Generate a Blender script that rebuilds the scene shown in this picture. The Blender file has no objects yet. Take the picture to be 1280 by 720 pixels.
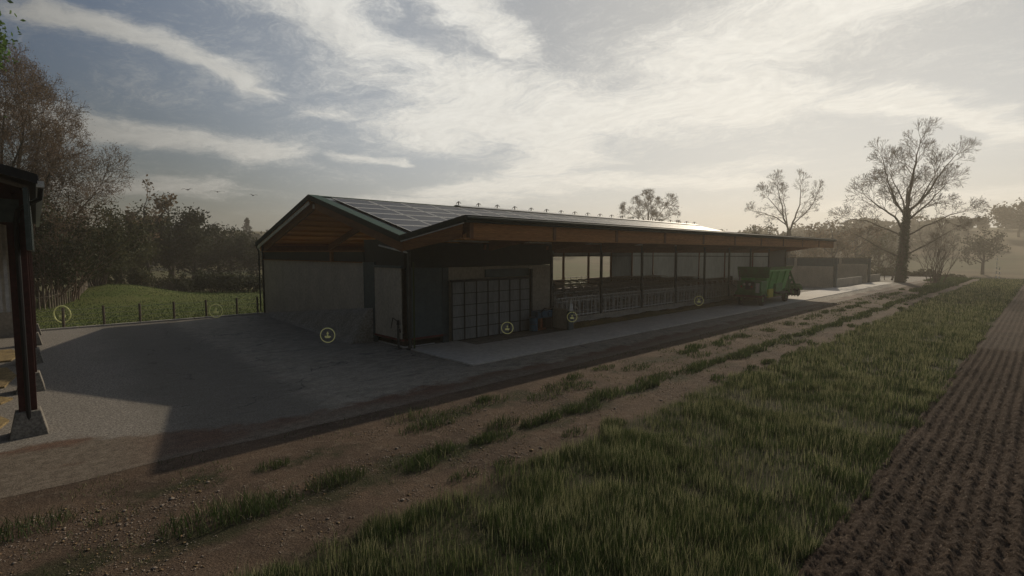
import bpy, math, random
import numpy as np
from mathutils import Vector, Matrix
S = bpy.context.scene
COL = S.collection
rnd = random.Random(7)
R = math.radians
PI = math.pi
H = 3.7                      # camera height
YAW = R(46.7)                # view direction, from the barn's long axis (X) towards its gable axis (Y)

# ------------------------------------------------------------------ helpers
def link(o):
    COL.objects.link(o); return o

OFF = {}
def tag(o, label=None, cat=None, group=None, kind=None):
    if label: o['label'] = label
    if cat: o['category'] = cat
    if group: o['group'] = group
    if kind: o['kind'] = kind
    return o
def empty(name, loc=(0, 0, 0), rz=0, label=None, cat=None, group=None):
    o = bpy.data.objects.new(name, None); o.location = loc; o.rotation_euler = (0, 0, rz)
    o.empty_display_size = .3
    link(o); OFF[o.name] = Vector(loc)
    return tag(o, label, cat, group)

class B:
    def __init__(s): s.v = []; s.f = []; s.m = []; s.mi = 0
    def add(s, vs, fs):
        n = len(s.v); s.v += [tuple(p) for p in vs]
        for f in fs: s.f.append(tuple(i + n for i in f)); s.m.append(s.mi)
        return s
    def box(s, x0, x1, y0, y1, z0, z1):
        vs = [(x, y, z) for z in (z0, z1) for y in (y0, y1) for x in (x0, x1)]
        return s.add(vs, [(0, 2, 3, 1), (4, 5, 7, 6), (0, 1, 5, 4), (2, 6, 7, 3), (0, 4, 6, 2), (1, 3, 7, 5)])
    def hexa(s, b, t):       # two quads, same winding (ccw from outside top)
        vs = list(b) + list(t)
        return s.add(vs, [(3, 2, 1, 0), (4, 5, 6, 7), (0, 1, 5, 4), (1, 2, 6, 5), (2, 3, 7, 6), (3, 0, 4, 7)])
    def prism(s, poly, axis, a, b):   # poly in the other two coords, extruded along axis from a to b
        def P(p, t):
            return {'x': (t, p[0], p[1]), 'y': (p[0], t, p[1]), 'z': (p[0], p[1], t)}[axis]
        n = len(poly)
        vs = [P(p, a) for p in poly] + [P(p, b) for p in poly]
        fs = [tuple(range(n))[::-1], tuple(range(n, 2 * n))] + [(i, (i + 1) % n, n + (i + 1) % n, n + i) for i in range(n)]
        return s.add(vs, fs)
    def slope(s, x0, x1, p, q, t, off=0):  # sheet between (y,z) p and q, top at off above the line, thickness t
        dy, dz = q[0] - p[0], q[1] - p[1]; L = math.hypot(dy, dz); ny, nz = -dz / L, dy / L
        if nz < 0: ny, nz = -ny, -nz
        a = (p[0] + ny * off, p[1] + nz * off); b = (q[0] + ny * off, q[1] + nz * off)
        return s.prism([a, b, (b[0] - ny * t, b[1] - nz * t), (a[0] - ny * t, a[1] - nz * t)], 'x', x0, x1)
    def tube(s, p0, p1, r0, r1=None, n=8, cap=True):
        r1 = r0 if r1 is None else r1
        p0, p1 = Vector(p0), Vector(p1); d = (p1 - p0).normalized()
        u = d.cross(Vector((0, 0, 1)) if abs(d.z) < .9 else Vector((1, 0, 0))).normalized(); w = d.cross(u)
        vs = []
        for p, r in ((p0, r0), (p1, r1)):
            vs += [p + (u * math.cos(2 * PI * i / n) + w * math.sin(2 * PI * i / n)) * r for i in range(n)]
        fs = [(i, (i + 1) % n, n + (i + 1) % n, n + i) for i in range(n)]
        if cap: fs += [tuple(range(n))[::-1], tuple(range(n, 2 * n))]
        return s.add(vs, fs)
    def path(s, pts, r, n=6):
        for a, b in zip(pts[:-1], pts[1:]): s.tube(a, b, r, r, n)
        return s
    def ring(s, c, ax, R0, r, n=20, k=6):
        ax = Vector(ax).normalized(); u = ax.cross(Vector((0, 0, 1)) if abs(ax.z) < .9 else Vector((1, 0, 0))).normalized(); w = ax.cross(u)
        c = Vector(c); vs = []; fs = []
        for i in range(n):
            a = 2 * PI * i / n; e = u * math.cos(a) + w * math.sin(a)
            for j in range(k):
                b = 2 * PI * j / k; vs.append(c + e * (R0 + r * math.cos(b)) + ax * r * math.sin(b))
        for i in range(n):
            for j in range(k):
                fs.append((i * k + j, ((i + 1) % n) * k + j, ((i + 1) % n) * k + (j + 1) % k, i * k + (j + 1) % k))
        return s.add(vs, fs)
    def build(s, name, mats, parent=None, local=False, smooth=False, bevel=0):
        me = bpy.data.meshes.new(name)
        vs = s.v
        if parent is not None and not local:
            o_ = OFF[parent.name] if parent.name in OFF else OFF[parent.parent.name]
            vs = [(p[0] - o_.x, p[1] - o_.y, p[2] - o_.z) for p in vs]
        me.from_pydata([tuple(p) for p in vs], [], s.f)
        if not isinstance(mats, (list, tuple)): mats = [mats]
        for m in mats: me.materials.append(m)
        if len(mats) > 1: me.polygons.foreach_set('material_index', s.m)
        if smooth: me.polygons.foreach_set('use_smooth', [True] * len(me.polygons))
        me.update()
        import bmesh
        bm = bmesh.new(); bm.from_mesh(me); bmesh.ops.recalc_face_normals(bm, faces=bm.faces); bm.to_mesh(me); bm.free()
        o = bpy.data.objects.new(name, me); link(o)
        if parent is not None: o.parent = parent
        if bevel:
            md = o.modifiers.new('bevel', 'BEVEL'); md.width = bevel; md.segments = 2; md.limit_method = 'ANGLE'; md.angle_limit = R(40)
        return o

def np_obj(name, V, F, mats, mi=None, parent=None, smooth=False):
    """V (n,3); F list of arrays, each (m,k)"""
    me = bpy.data.meshes.new(name)
    loops = np.concatenate([f.ravel() for f in F]).astype(np.int32)
    tot = np.concatenate([np.full(len(f), f.shape[1]) for f in F]).astype(np.int32)
    start = np.concatenate([[0], np.cumsum(tot)[:-1]]).astype(np.int32)
    me.vertices.add(len(V)); me.vertices.foreach_set('co', np.asarray(V, np.float32).ravel())
    me.loops.add(len(loops)); me.loops.foreach_set('vertex_index', loops)
    me.polygons.add(len(tot)); me.polygons.foreach_set('loop_start', start); me.polygons.foreach_set('loop_total', tot)
    if not isinstance(mats, (list, tuple)): mats = [mats]
    for m in mats: me.materials.append(m)
    if mi is not None: me.polygons.foreach_set('material_index', np.asarray(mi, np.int32))
    if smooth: me.polygons.foreach_set('use_smooth', np.ones(len(tot), bool))
    me.update(calc_edges=True); me.validate()
    o = bpy.data.objects.new(name, me); link(o)
    if parent is not None: o.parent = parent
    return o

# ------------------------------------------------------------------ materials
class N:
    """small node-graph helper"""
    def __init__(s, tree): s.t = tree; s.n = tree.nodes; s.l = tree.links
    def new(s, t, **k):
        n = s.n.new(t)
        for a, b in k.items(): setattr(n, a, b)
        return n
    def lk(s, a, b): s.l.new(a, b)
    def set(s, sock, v):
        if hasattr(v, 'is_linked') or isinstance(v, bpy.types.NodeSocket): s.lk(v, sock)
        else: sock.default_value = v
    def math(s, op, a, b=0., c=None, clamp=False):
        n = s.new('ShaderNodeMath', operation=op, use_clamp=clamp)
        s.set(n.inputs[0], a); s.set(n.inputs[1], b)
        if c is not None: s.set(n.inputs[2], c)
        return n.outputs[0]
    def vm(s, op, a, b=None, out=0, scale=None):
        n = s.new('ShaderNodeVectorMath', operation=op); s.set(n.inputs[0], a)
        if b is not None: s.set(n.inputs[1], b)
        if scale is not None: s.set(n.inputs['Scale'], scale)
        return n.outputs[out]
    def ss(s, v, a, b, o0=0., o1=1.):
        n = s.new('ShaderNodeMapRange', interpolation_type='SMOOTHSTEP'); s.set(n.inputs['Value'], v)
        n.inputs['From Min'].default_value = a; n.inputs['From Max'].default_value = b
        n.inputs['To Min'].default_value = o0; n.inputs['To Max'].default_value = o1
        return n.outputs[0]
    def noise(s, vec, scale, detail=6, rough=.6, dist=0., out='Fac'):
        n = s.new('ShaderNodeTexNoise'); s.set(n.inputs['Vector'], vec); n.inputs['Scale'].default_value = scale
        n.inputs['Detail'].default_value = detail; n.inputs['Roughness'].default_value = rough; n.inputs['Distortion'].default_value = dist
        return n.outputs[out]
    def mix(s, f, a, b, mode='MIX'):
        n = s.new('ShaderNodeMix', data_type='RGBA', blend_type=mode)
        s.set(n.inputs[0], f); s.set(n.inputs[6], a if not isinstance(a, tuple) else (*a[:3], 1)); s.set(n.inputs[7], b if not isinstance(b, tuple) else (*b[:3], 1))
        return n.outputs[2]
    def scalev(s, vec, xyz):
        return s.vm('MULTIPLY', vec, xyz)

def newmat(name):
    m = bpy.data.materials.new(name); m.use_nodes = True
    g = N(m.node_tree); bs = m.node_tree.nodes['Principled BSDF']
    co = g.new('ShaderNodeNewGeometry').outputs['Position']
    return m, g, bs, co
def mat(name, c, c2=None, scale=3., rough=.8, metal=0., bump=0., bscale=30., stretch=(1, 1, 1), spec=.3, fine=.25, obj=True, trans=0.):
    m, g, bs, co = newmat(name)
    if obj: co = g.new('ShaderNodeTexCoord').outputs['Object']
    co = g.scalev(co, stretch)
    c2 = c2 or tuple(x * .72 for x in c)
    f = g.ss(g.noise(co, scale, 7, .62), .3, .7)
    col = g.mix(f, c, c2)
    f2 = g.ss(g.noise(co, scale * 9, 4, .6), .28, .72)
    col = g.mix(fine, col, g.mix(f2, (0.02, .02, .02), (1, 1, 1)), 'SOFT_LIGHT') if fine else col
    g.lk(col, bs.inputs['Base Color'])
    bs.inputs['Roughness'].default_value = rough; bs.inputs['Metallic'].default_value = metal
    bs.inputs['Specular IOR Level'].default_value = spec
    if bump:
        b = g.new('ShaderNodeBump'); b.inputs['Strength'].default_value = bump; b.inputs['Distance'].default_value = .02
        g.lk(g.noise(co, bscale, 5, .6), b.inputs['Height']); g.lk(b.outputs[0], bs.inputs['Normal'])
    if trans:
        tr = g.new('ShaderNodeBsdfTranslucent'); g.lk(col, tr.inputs['Color']); mx = g.new('ShaderNodeMixShader'); mx.inputs[0].default_value = trans
        g.lk(bs.outputs[0], mx.inputs[1]); g.lk(tr.outputs[0], mx.inputs[2]); g.lk(mx.outputs[0], m.node_tree.nodes['Material Output'].inputs['Surface'])
    return m

M = {}
M['concrete'] = mat('wall_concrete', (.46, .415, .35), (.36, .325, .275), 1.2, .88, bump=.15, fine=.3, stretch=(1, 1, .7))
M['slabc'] = mat('apron_concrete', (.50, .465, .41), (.42, .39, .345), .7, .8, bump=.2, bscale=60, fine=.25)
M['blocks'] = mat('footing_concrete', (.24, .22, .185), (.15, .135, .115), 2.5, .9, bump=.4, fine=.5)
M['cladding'] = mat('dark_green_cladding', (.018, .026, .022), (.012, .018, .015), 2, .55)
M['bluegrey'] = mat('blue_grey_steel', (.06, .095, .105), (.045, .07, .08), 3, .5, spec=.4)
M['timber'] = mat('larch_timber', (.46, .20, .06), (.33, .14, .045), 1.5, .75, bump=.2, stretch=(.25, 6, 6), fine=.5)
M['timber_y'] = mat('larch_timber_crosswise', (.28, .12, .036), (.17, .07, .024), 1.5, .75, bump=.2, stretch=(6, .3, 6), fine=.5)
M['timber_bright'] = mat('brightened_timber_boards', (.85, .46, .15), (.68, .34, .10), 1.5, .75, bump=.2, stretch=(.25, 6, 6), fine=.4)  # ceiling timber, colour brightened where too little light reaches
M['glulam'] = mat('aged_glulam', (.22, .10, .042), (.15, .068, .03), 1.5, .7, stretch=(4, .4, 3))
M['verge'] = mat('green_painted_metal', (.012, .060, .038), (.010, .048, .03), 2, .6, spec=.15)
M['fascia'] = mat('dark_fascia_metal', (.010, .024, .018), (.007, .018, .014), 2, .6, spec=.15)
M['roof'] = mat('roof_sheet_metal', (.06, .085, .08), (.045, .06, .058), 1, .38, metal=.3, spec=.5)
M['bank'] = mat('lightened_paving', (.30, .27, .225), (.22, .20, .165), 1.6, .92, bump=.4, bscale=18, fine=.5)  # yard paving made paler to offset shade on the steep face
M['galv'] = mat('galvanised_steel', (.70, .69, .66), (.52, .52, .50), 5, .5, metal=.1, fine=.4)
M['post'] = mat('weathered_post_steel', (.085, .09, .085), (.05, .055, .05), 4, .5, metal=.3)
M['red'] = mat('red_oxide_paint', (.16, .035, .03), (.10, .025, .022), 3, .6)
M['shedred'] = mat('dark_red_steel', (.075, .02, .016), (.045, .013, .011), 2, .6)
M['black'] = mat('black_steel', (.016, .016, .017), (.01, .01, .011), 4, .5)
M['rubber'] = mat('tyre_rubber', (.018, .018, .018), (.03, .026, .022), 8, .85, bump=.3)
M['green'] = mat('machine_green', (.10, .50, .11), (.08, .40, .085), 3, .38, spec=.5, fine=.3)
M['dgreen'] = mat('machine_dark_green', (.055, .25, .065), (.07, .17, .055), 3, .5, fine=.3)
M['yellow'] = mat('machine_yellow', (.55, .50, .03), (.4, .36, .03), 3, .45)
M['white'] = mat('white_paint', (.75, .74, .7), (.6, .59, .56), 5, .5)
M['orange'] = mat('orange_paint', (.36, .10, .03), (.2, .07, .03), 5, .6)
M['blue'] = mat('blue_enamel', (.03, .13, .22), (.02, .08, .15), 5, .45)
M['lightred'] = mat('red_lens', (.5, .03, .02), None, 5, .3)
M['straw'] = mat('straw_sun_patch', (.30, .22, .10), (.18, .13, .065), 3, .95, bump=.6, bscale=40, fine=.6)
M['feed'] = mat('mixed_feed', (.17, .115, .04), (.085, .075, .025), 3, .95, bump=1., bscale=25, fine=.7, stretch=(.6, 1, 1))
M['fencewood'] = mat('fence_post_wood', (.16, .13, .10), (.09, .07, .055), 3, .9, bump=.3, stretch=(3, 3, .5))
M['stake'] = mat('pale_stake_wood', (.30, .25, .2), (.2, .17, .13), 3, .9)
M['wire'] = mat('fence_wire', (.25, .25, .24), None, 5, .5, metal=.6)
M['stone'] = mat('pale_stone', (.34, .29, .24), (.19, .15, .12), 6, .85, fine=.5)
M['litter'] = mat('dry_leaf_litter', (.30, .21, .10), (.16, .10, .06), 9, .9)
M['bark'] = mat('grey_brown_bark', (.085, .070, .055), (.05, .042, .034), 4, .95, bump=.5, bscale=20, stretch=(2, 2, .5), obj=False)
M['twig'] = mat('twig_bark', (.10, .075, .055), (.06, .045, .035), 1, .95, fine=0, obj=False)
M['twigpink'] = mat('reddish_twig_bark', (.18, .13, .10), (.12, .08, .06), .8, .95, fine=0, obj=False)
M['bud'] = mat('russet_spring_buds', (.25, .18, .12), (.14, .105, .06), .6, .9, fine=0, obj=False, trans=.3)
M['ivy'] = mat('ivy_leaves', (.04, .06, .022), (.022, .035, .014), 2, .6, fine=0, obj=False, trans=.2)
M['leafbright'] = mat('bright_spring_leaves', (.11, .20, .035), (.06, .12, .02), .8, .7, fine=0, obj=False, trans=.4)
M['leafdark'] = mat('dark_olive_leaves', (.05, .055, .022), (.028, .034, .015), .5, .8, fine=0, obj=False, trans=.25)
M['leafolive'] = mat('olive_brown_leaves', (.085, .085, .035), (.045, .05, .02), .4, .8, fine=0, obj=False, trans=.3)
M['leaffar'] = mat('distant_wood_leaves', (.065, .065, .032), (.04, .045, .024), .08, .9, fine=0, obj=False, trans=.2)
M['grassA'] = mat('grass_blade_green', (.062, .090, .028), (.034, .055, .018), .7, .75, fine=0, obj=False, trans=.35)
M['grassB'] = mat('grass_blade_olive', (.080, .118, .036), (.050, .078, .024), .5, .75, fine=0, obj=False, trans=.35)
M['grassC'] = mat('grass_seed_stalk', (.40, .385, .22), (.25, .25, .12), 1, .8, fine=0, obj=False, trans=.3)
M['bird'] = mat('black_feathers', (.02, .02, .02), None, 5, .7)
M['marker'] = mat('glowing_marker_yellow', (.78, .76, .34), (.7, .68, .30), 5, .5)
M['curtain'] = mat('grey_wind_curtain', (.52, .55, .56), (.44, .47, .48), .6, .7, stretch=(1, 1, .2), fine=.2, trans=.35)
M['doorpanel'] = mat('ribbed_grey_door_sheet', (.24, .25, .25), (.18, .19, .19), 1, .5, spec=.4, stretch=(3, 1, .4))
M['soil'] = None

def solar():
    m, g, bs, co = newmat('solar_cell_glass')
    co = g.new('ShaderNodeTexCoord').outputs['Object']
    sp = g.new('ShaderNodeSeparateXYZ'); g.lk(co, sp.inputs[0])
    def lines(v, n, w):
        fr = g.math('FRACT', g.math('MULTIPLY', v, n)); return g.math('LESS_THAN', fr, w)
    ln = g.math('MAXIMUM', lines(sp.outputs[0], 6.4, .05), lines(sp.outputs[1], 6.6, .05))
    col = g.mix(ln, g.mix(g.ss(g.noise(co, 2.2, 4), .3, .7), (.016, .019, .032), (.026, .028, .04)), (.10, .11, .12))
    g.lk(col, bs.inputs['Base Color']); bs.inputs['Roughness'].default_value = .42; bs.inputs['Specular IOR Level'].default_value = .12
    return m
M['solar'] = solar()

# ---- ground material: meadow, brown field, hill grass
def ground_mat():
    m, g, bs, co = newmat('meadow_ground')
    sp = g.new('ShaderNodeSeparateXYZ'); g.lk(co, sp.inputs[0]); X, Y = sp.outputs[0], sp.outputs[1]
    n1 = g.noise(co, .25, 7, .6); n2 = g.noise(co, 3.5, 6, .65); n3 = g.noise(co, 30, 4, .6); nb = g.noise(co, .03, 5, .55)
    grass = g.mix(g.ss(n1, .35, .65), (.088, .120, .030), (.125, .138, .042))
    grass = g.mix(g.ss(n2, .45, .75), grass, (.10, .095, .045))
    grass = g.mix(.6, grass, g.mix(n3, (.05, .05, .05), (1, 1, 1)), 'SOFT_LIGHT')
    # far fields: tan and brown plots
    far = g.mix(g.ss(nb, .42, .58), (.16, .125, .075), (.10, .10, .05))
    far = g.mix(g.math('MULTIPLY', g.ss(g.noise(g.scalev(co, (1., .12, 1.)), .12, 4, .6), .5, .62), .6), far, (.09, .065, .04))
    r = g.vm('LENGTH', co, out=1)
    # beyond the grass headland, at the right the land is bare
    wr = g.ss(g.math('ADD', r, g.math('MULTIPLY', n1, 8)), 100, 106)
    side = g.ss(g.math('SUBTRACT', X, Y), 0, 40)
    lf = g.ss(g.math('ADD', r, g.math('MULTIPLY', n1, 14)), 62, 84)
    f = g.math('MAXIMUM', g.math('MULTIPLY', wr, side), g.math('MULTIPLY', lf, .7))
    col = g.mix(f, grass, far)
    g.lk(col, bs.inputs['Base Color']); bs.inputs['Roughness'].default_value = .95; bs.inputs['Specular IOR Level'].default_value = .1
    b = g.new('ShaderNodeBump'); b.inputs['Strength'].default_value = .8; b.inputs['Distance'].default_value = .08
    g.lk(n2, b.inputs['Height']); g.lk(b.outputs[0], bs.inputs['Normal'])
    return m
def track_mat():
    m, g, bs, co = newmat('track_dirt')
    sp = g.new('ShaderNodeSeparateXYZ'); g.lk(co, sp.inputs[0]); X, Y = sp.outputs[0], sp.outputs[1]
    n1 = g.noise(co, .6, 8, .7); n2 = g.noise(co, 4.5, 7, .75); n3 = g.noise(co, 38, 5, .7)
    col = g.mix(g.ss(n1, .35, .68), (.120, .083, .057), (.064, .045, .033))
    col = g.mix(g.ss(n2, .5, .72), col, (.155, .122, .09))
    # mossy grass strips between the ruts and along the field side
    yy = g.math('ADD', Y, g.math('MULTIPLY', g.math('SUBTRACT', g.noise(co, .7, 5, .6), .5), 1.6))
    mid = g.math('MULTIPLY', g.ss(yy, 6.9, 7.3), g.ss(yy, 8.0, 7.6))
    edge = g.ss(yy, 6.4, 5.8)
    out = g.math('MULTIPLY', g.ss(yy, 8.6, 9.0), g.ss(yy, 9.7, 9.2))
    gm = g.math('MAXIMUM', g.math('MAXIMUM', g.math('MULTIPLY', mid, g.ss(n1, .4, .55)), edge), g.math('MULTIPLY', out, g.ss(n1, .5, .62)))
    gcol = g.mix(g.ss(n2, .35, .7), (.030, .036, .015), (.050, .046, .024))
    col = g.mix(g.math('MULTIPLY', gm, .85), col, gcol)
    vo = g.new('ShaderNodeTexVoronoi'); g.lk(co, vo.inputs['Vector']); vo.inputs['Scale'].default_value = 16
    st = g.math('MULTIPLY', g.ss(vo.outputs['Distance'], .30, .12), g.math('MULTIPLY', g.ss(g.noise(co, 2.2, 3), .5, .66), g.ss(Y, 9.8, 8.9)))
    col = g.mix(g.math('MULTIPLY', st, .7), col, g.mix(vo.outputs['Color'], (.15, .11, .08), (.36, .31, .25)))
    col = g.mix(.55, col, g.mix(g.ss(n3, .3, .7), (.03, .03, .03), (1, 1, 1)), 'SOFT_LIGHT')
    g.lk(col, bs.inputs['Base Color']); bs.inputs['Roughness'].default_value = .95; bs.inputs['Specular IOR Level'].default_value = .15
    b = g.new('ShaderNodeBump'); b.inputs['Strength'].default_value = 1; b.inputs['Distance'].default_value = .06
    g.lk(g.math('ADD', g.math('ADD', n2, g.math('MULTIPLY', n3, .25)), g.math('MULTIPLY', st, .4)), b.inputs['Height']); g.lk(b.outputs[0], bs.inputs['Normal'])
    return m
def yard_mat():
    m, g, bs, co = newmat('worn_yard_asphalt')
    sp = g.new('ShaderNodeSeparateXYZ'); g.lk(co, sp.inputs[0]); X, Y = sp.outputs[0], sp.outputs[1]
    n1 = g.noise(co, .35, 7, .65); n2 = g.noise(g.scalev(co, (1, 2.6, 1)), 1.9, 8, .72); n3 = g.noise(co, 60, 3, .6)
    col = g.mix(g.ss(n1, .35, .65), (.150, .130, .102), (.195, .170, .134))
    col = g.mix(g.math('MULTIPLY', g.ss(n2, .40, .68), .8), col, (.225, .208, .178))
    # older dark tarmac strip between the gravel and the newer paving
    wob = g.math('MULTIPLY', g.math('SUBTRACT', g.noise(co, .8, 6, .7), .5), 1.8)
    old = g.ss(g.math('ADD', X, wob), 5.4, 4.4)
    st2 = g.ss(g.noise(g.scalev(co, (1.2, 2., 1)), 1.7, 9, .8), .40, .66)
    col = g.mix(g.math('MULTIPLY', g.math('SUBTRACT', 1., old), g.math('MULTIPLY', st2, .75)), col, (.31, .28, .228))
    dk = g.ss(g.noise(g.scalev(co, (1, 1.8, 1)), .9, 7, .7), .54, .66)
    col = g.mix(g.math('MULTIPLY', dk, .55), col, (.085, .080, .072))
    col = g.mix(g.math('MULTIPLY', old, .8), col, g.mix(n2, (.105, .096, .082), (.150, .138, .117)))
    vc = g.new('ShaderNodeTexVoronoi', feature='DISTANCE_TO_EDGE'); g.lk(g.vm('ADD', co, g.vm('SCALE', g.noise(co, 2, 4, .6, out='Color'), scale=.9)), vc.inputs['Vector']); vc.inputs['Scale'].default_value = .33
    col = g.mix(g.math('MULTIPLY', g.ss(vc.outputs['Distance'], .012, .0), g.ss(g.noise(co, .5, 3), .48, .58)), col, (.05, .047, .042))
    # lighter gravelly part near the open shed
    gr = g.math('MULTIPLY', g.ss(g.math('ADD', X, g.math('MULTIPLY', n1, 3)), 4.2, 2.6), 1.)
    col = g.mix(g.math('MULTIPLY', gr, .8), col, g.mix(g.ss(g.noise(co, 22, 4, .7), .4, .6), (.14, .127, .110), (.31, .28, .245)))
    # dirt carried over the edge
    e = g.math('ADD', Y, g.math('MULTIPLY', g.math('SUBTRACT', g.noise(co, .9, 6, .65), .5), 2.4))
    e = g.math('SUBTRACT', e, g.ss(X, 3.5, 0., 0., 1.6))
    dm = g.ss(e, 11.75, 11.25)
    dirt = g.mix(g.ss(n2, .35, .68), (.135, .080, .054), (.085, .052, .038))
    tan = g.mix(g.ss(g.noise(co, 6, 6, .75), .35, .65), (.175, .145, .112), (.105, .083, .062))
    tm = g.math('MAXIMUM', g.ss(X, 2.6, .6), g.ss(g.math('SUBTRACT', Y, g.math('MULTIPLY', n1, 2.2)), 10.4, 9.6))
    tm = g.math('MULTIPLY', tm, g.ss(g.math('ADD', g.noise(g.scalev(co, (.5, 1.4, 1)), .9, 6, .65), g.math('MULTIPLY', g.ss(Y, 13.2, 11.4), .12)), .40, .56))
    dirt = g.mix(tm, dirt, tan)
    col = g.mix(dm, col, dirt)
    col = g.mix(.6, col, g.mix(g.ss(n3, .3, .7), (.02, .02, .02), (1, 1, 1)), 'SOFT_LIGHT')
    g.lk(col, bs.inputs['Base Color']); bs.inputs['Roughness'].default_value = .88; bs.inputs['Specular IOR Level'].default_value = .2
    b = g.new('ShaderNodeBump'); b.inputs['Strength'].default_value = .7; b.inputs['Distance'].default_value = .03
    g.lk(g.math('ADD', n2, g.math('MULTIPLY', n3, .4)), b.inputs['Height']); g.lk(b.outputs[0], bs.inputs['Normal'])
    return m
def soil_mat():
    m, g, bs, co = newmat('ploughed_soil')
    n1 = g.noise(co, .6, 6, .6); n2 = g.noise(g.scalev(co, (1, 1.6, 1)), 14, 6, .7)
    col = g.mix(g.ss(n1, .3, .7), (.086, .062, .047), (.055, .040, .031))
    col = g.mix(g.ss(n2, .54, .72), col, (.20, .155, .12))
    g.lk(col, bs.inputs['Base Color']); bs.inputs['Roughness'].default_value = .95; bs.inputs['Specular IOR Level'].default_value = .1
    b = g.new('ShaderNodeBump'); b.inputs['Strength'].default_value = 1; b.inputs['Distance'].default_value = .05
    g.lk(n2, b.inputs['Height']); g.lk(b.outputs[0], bs.inputs['Normal'])
    return m
M['ground'] = ground_mat(); M['track'] = track_mat(); M['yard'] = yard_mat(); M['soil'] = soil_mat()

# ------------------------------------------------------------------ terrain
def fnoise(x, y, s, seed):     # cheap smooth noise in 0..1
    rs = np.random.RandomState(seed); G = rs.uniform(0, 1, (256, 256)); u_, v_ = x / s + 1000, y / s + 1000
    i, j = np.floor(u_).astype(int), np.floor(v_).astype(int); fu, fv = u_ - i, v_ - j; fu = fu * fu * (3 - 2 * fu); fv = fv * fv * (3 - 2 * fv)
    g = lambda a_, b_: G[a_ % 256, b_ % 256]
    return g(i, j) * (1 - fu) * (1 - fv) + g(i + 1, j) * fu * (1 - fv) + g(i, j + 1) * (1 - fu) * fv + g(i + 1, j + 1) * fu * fv
def sstep(x, a, b):
    t = np.clip((x - a) / (b - a), 0, 1); return t * t * (3 - 2 * t)
def terrain(x, y):
    x = np.asarray(x, float); y = np.asarray(y, float)
    r = np.hypot(x, y)
    az = np.arctan2(y, x)             # 0 = along +X (right edge of the picture)
    dip = -1.9 * sstep(r, 44, 95)
    hill = 13 + 2.5 * np.sin(az * 5 + 1) + 1.5 * np.sin(az * 11)
    z = dip + (hill + 1.9) * sstep(r, 125, 330) * .95
    z += 1.25 * np.exp(-(((x - 4.5) / 4.5) ** 2 + ((y - 54) / 7.) ** 2))
    keep = sstep(np.hypot(np.clip(x, 0, 95) - x, np.clip(y, -60, 34) - y), 0, 18)   # flat where the farm stands
    return z * keep - .006 * (1 - keep)
def tz(x, y): return float(terrain(x, y))
def make_ground():
    rs = np.concatenate([[0], np.linspace(4, 60, 20), np.linspace(64, 130, 22), np.linspace(136, 360, 36), np.linspace(380, 640, 8)])
    na = 240
    a = np.linspace(0, 2 * PI, na, endpoint=False)
    V = [(0, 0, tz(0, 0))]
    RR, AA = np.meshgrid(rs[1:], a, indexing='ij'); X = RR * np.cos(AA); Y = RR * np.sin(AA)
    V = np.vstack([[0, 0, tz(0, 0)], np.stack([X, Y, terrain(X, Y)], -1).reshape(-1, 3)])
    i = np.arange(na); tri = np.stack([np.zeros(na, int), 1 + i, 1 + (i + 1) % na], -1)
    q = []
    for k in range(len(rs) - 2):
        b0 = 1 + k * na; b1 = b0 + na
        q.append(np.stack([b0 + i, b1 + i, b1 + (i + 1) % na, b0 + (i + 1) % na], -1))
    o = np_obj('ground', V, [tri, np.vstack(q)], M['ground'], smooth=True); tag(o, 'green meadow and brown fields rising to hills', None, None, 'structure')
make_ground()

def sheet(name, x0, x1, y0, y1, z, m, nx=80, ny=8, jag=0, label=None):
    xs = np.linspace(x0, x1, nx); ys = np.linspace(y0, y1, ny)
    rs = np.random.RandomState(len(name))
    X, Y = np.meshgrid(xs, ys, indexing='ij'); X = X.copy(); Y = Y.copy()
    if jag:
        Y[:, 0] += rs.uniform(-jag, jag, nx); Y[:, -1] += rs.uniform(-jag, jag, nx)
    V = np.stack([X, Y, np.full_like(X, z)], -1).reshape(-1, 3)
    i, j = np.meshgrid(np.arange(nx - 1), np.arange(ny - 1), indexing='ij'); b = (i * ny + j).ravel()
    o = np_obj(name, V, [np.stack([b, b + ny, b + ny + 1, b + 1], -1)], m)
    return tag(o, label, None, None, 'structure')
sheet('dirt_track', -45, 96, 1.4, 13.2, .002, M['track'], 160, 8, .05, 'brown dirt farm track with two wheel ruts')
sheet('yard', -9.8, 100, 10.6, 32.6, .006, M['yard'], 120, 8, .05, 'grey worn asphalt yard around the barn')
# ramp of yard paving against the gable wall, colour lightened to offset shade
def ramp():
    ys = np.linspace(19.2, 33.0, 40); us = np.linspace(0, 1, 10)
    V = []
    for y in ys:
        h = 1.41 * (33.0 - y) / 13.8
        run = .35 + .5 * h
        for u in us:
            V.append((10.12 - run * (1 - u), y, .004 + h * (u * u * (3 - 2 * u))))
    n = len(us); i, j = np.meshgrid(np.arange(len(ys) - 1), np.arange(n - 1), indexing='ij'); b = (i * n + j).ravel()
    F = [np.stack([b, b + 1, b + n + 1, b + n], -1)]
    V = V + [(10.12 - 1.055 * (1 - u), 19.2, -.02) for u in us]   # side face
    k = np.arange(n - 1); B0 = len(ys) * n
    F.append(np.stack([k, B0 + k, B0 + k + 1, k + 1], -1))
    o = np_obj('ramp_ground', np.array(V), F, M['bank'], smooth=True); tag(o, 'bank of yard paving against the gable wall, lightened to offset shade', None, None, 'structure')
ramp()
b = B()
for k in range(13):
    x0 = 10.2 + k * 4; b.box(x0 + .012, x0 + 3.988, 12.72, 15.42, -.05, .055)
b.box(10.2, 62.2, 12.74, 15.40, -.05, .03)
b.box(10.215, 12.6, 15.42, 16.7, -.05, .052)
b.box(62.2, 77, 12.9, 14.9, -.05, .02)
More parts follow.
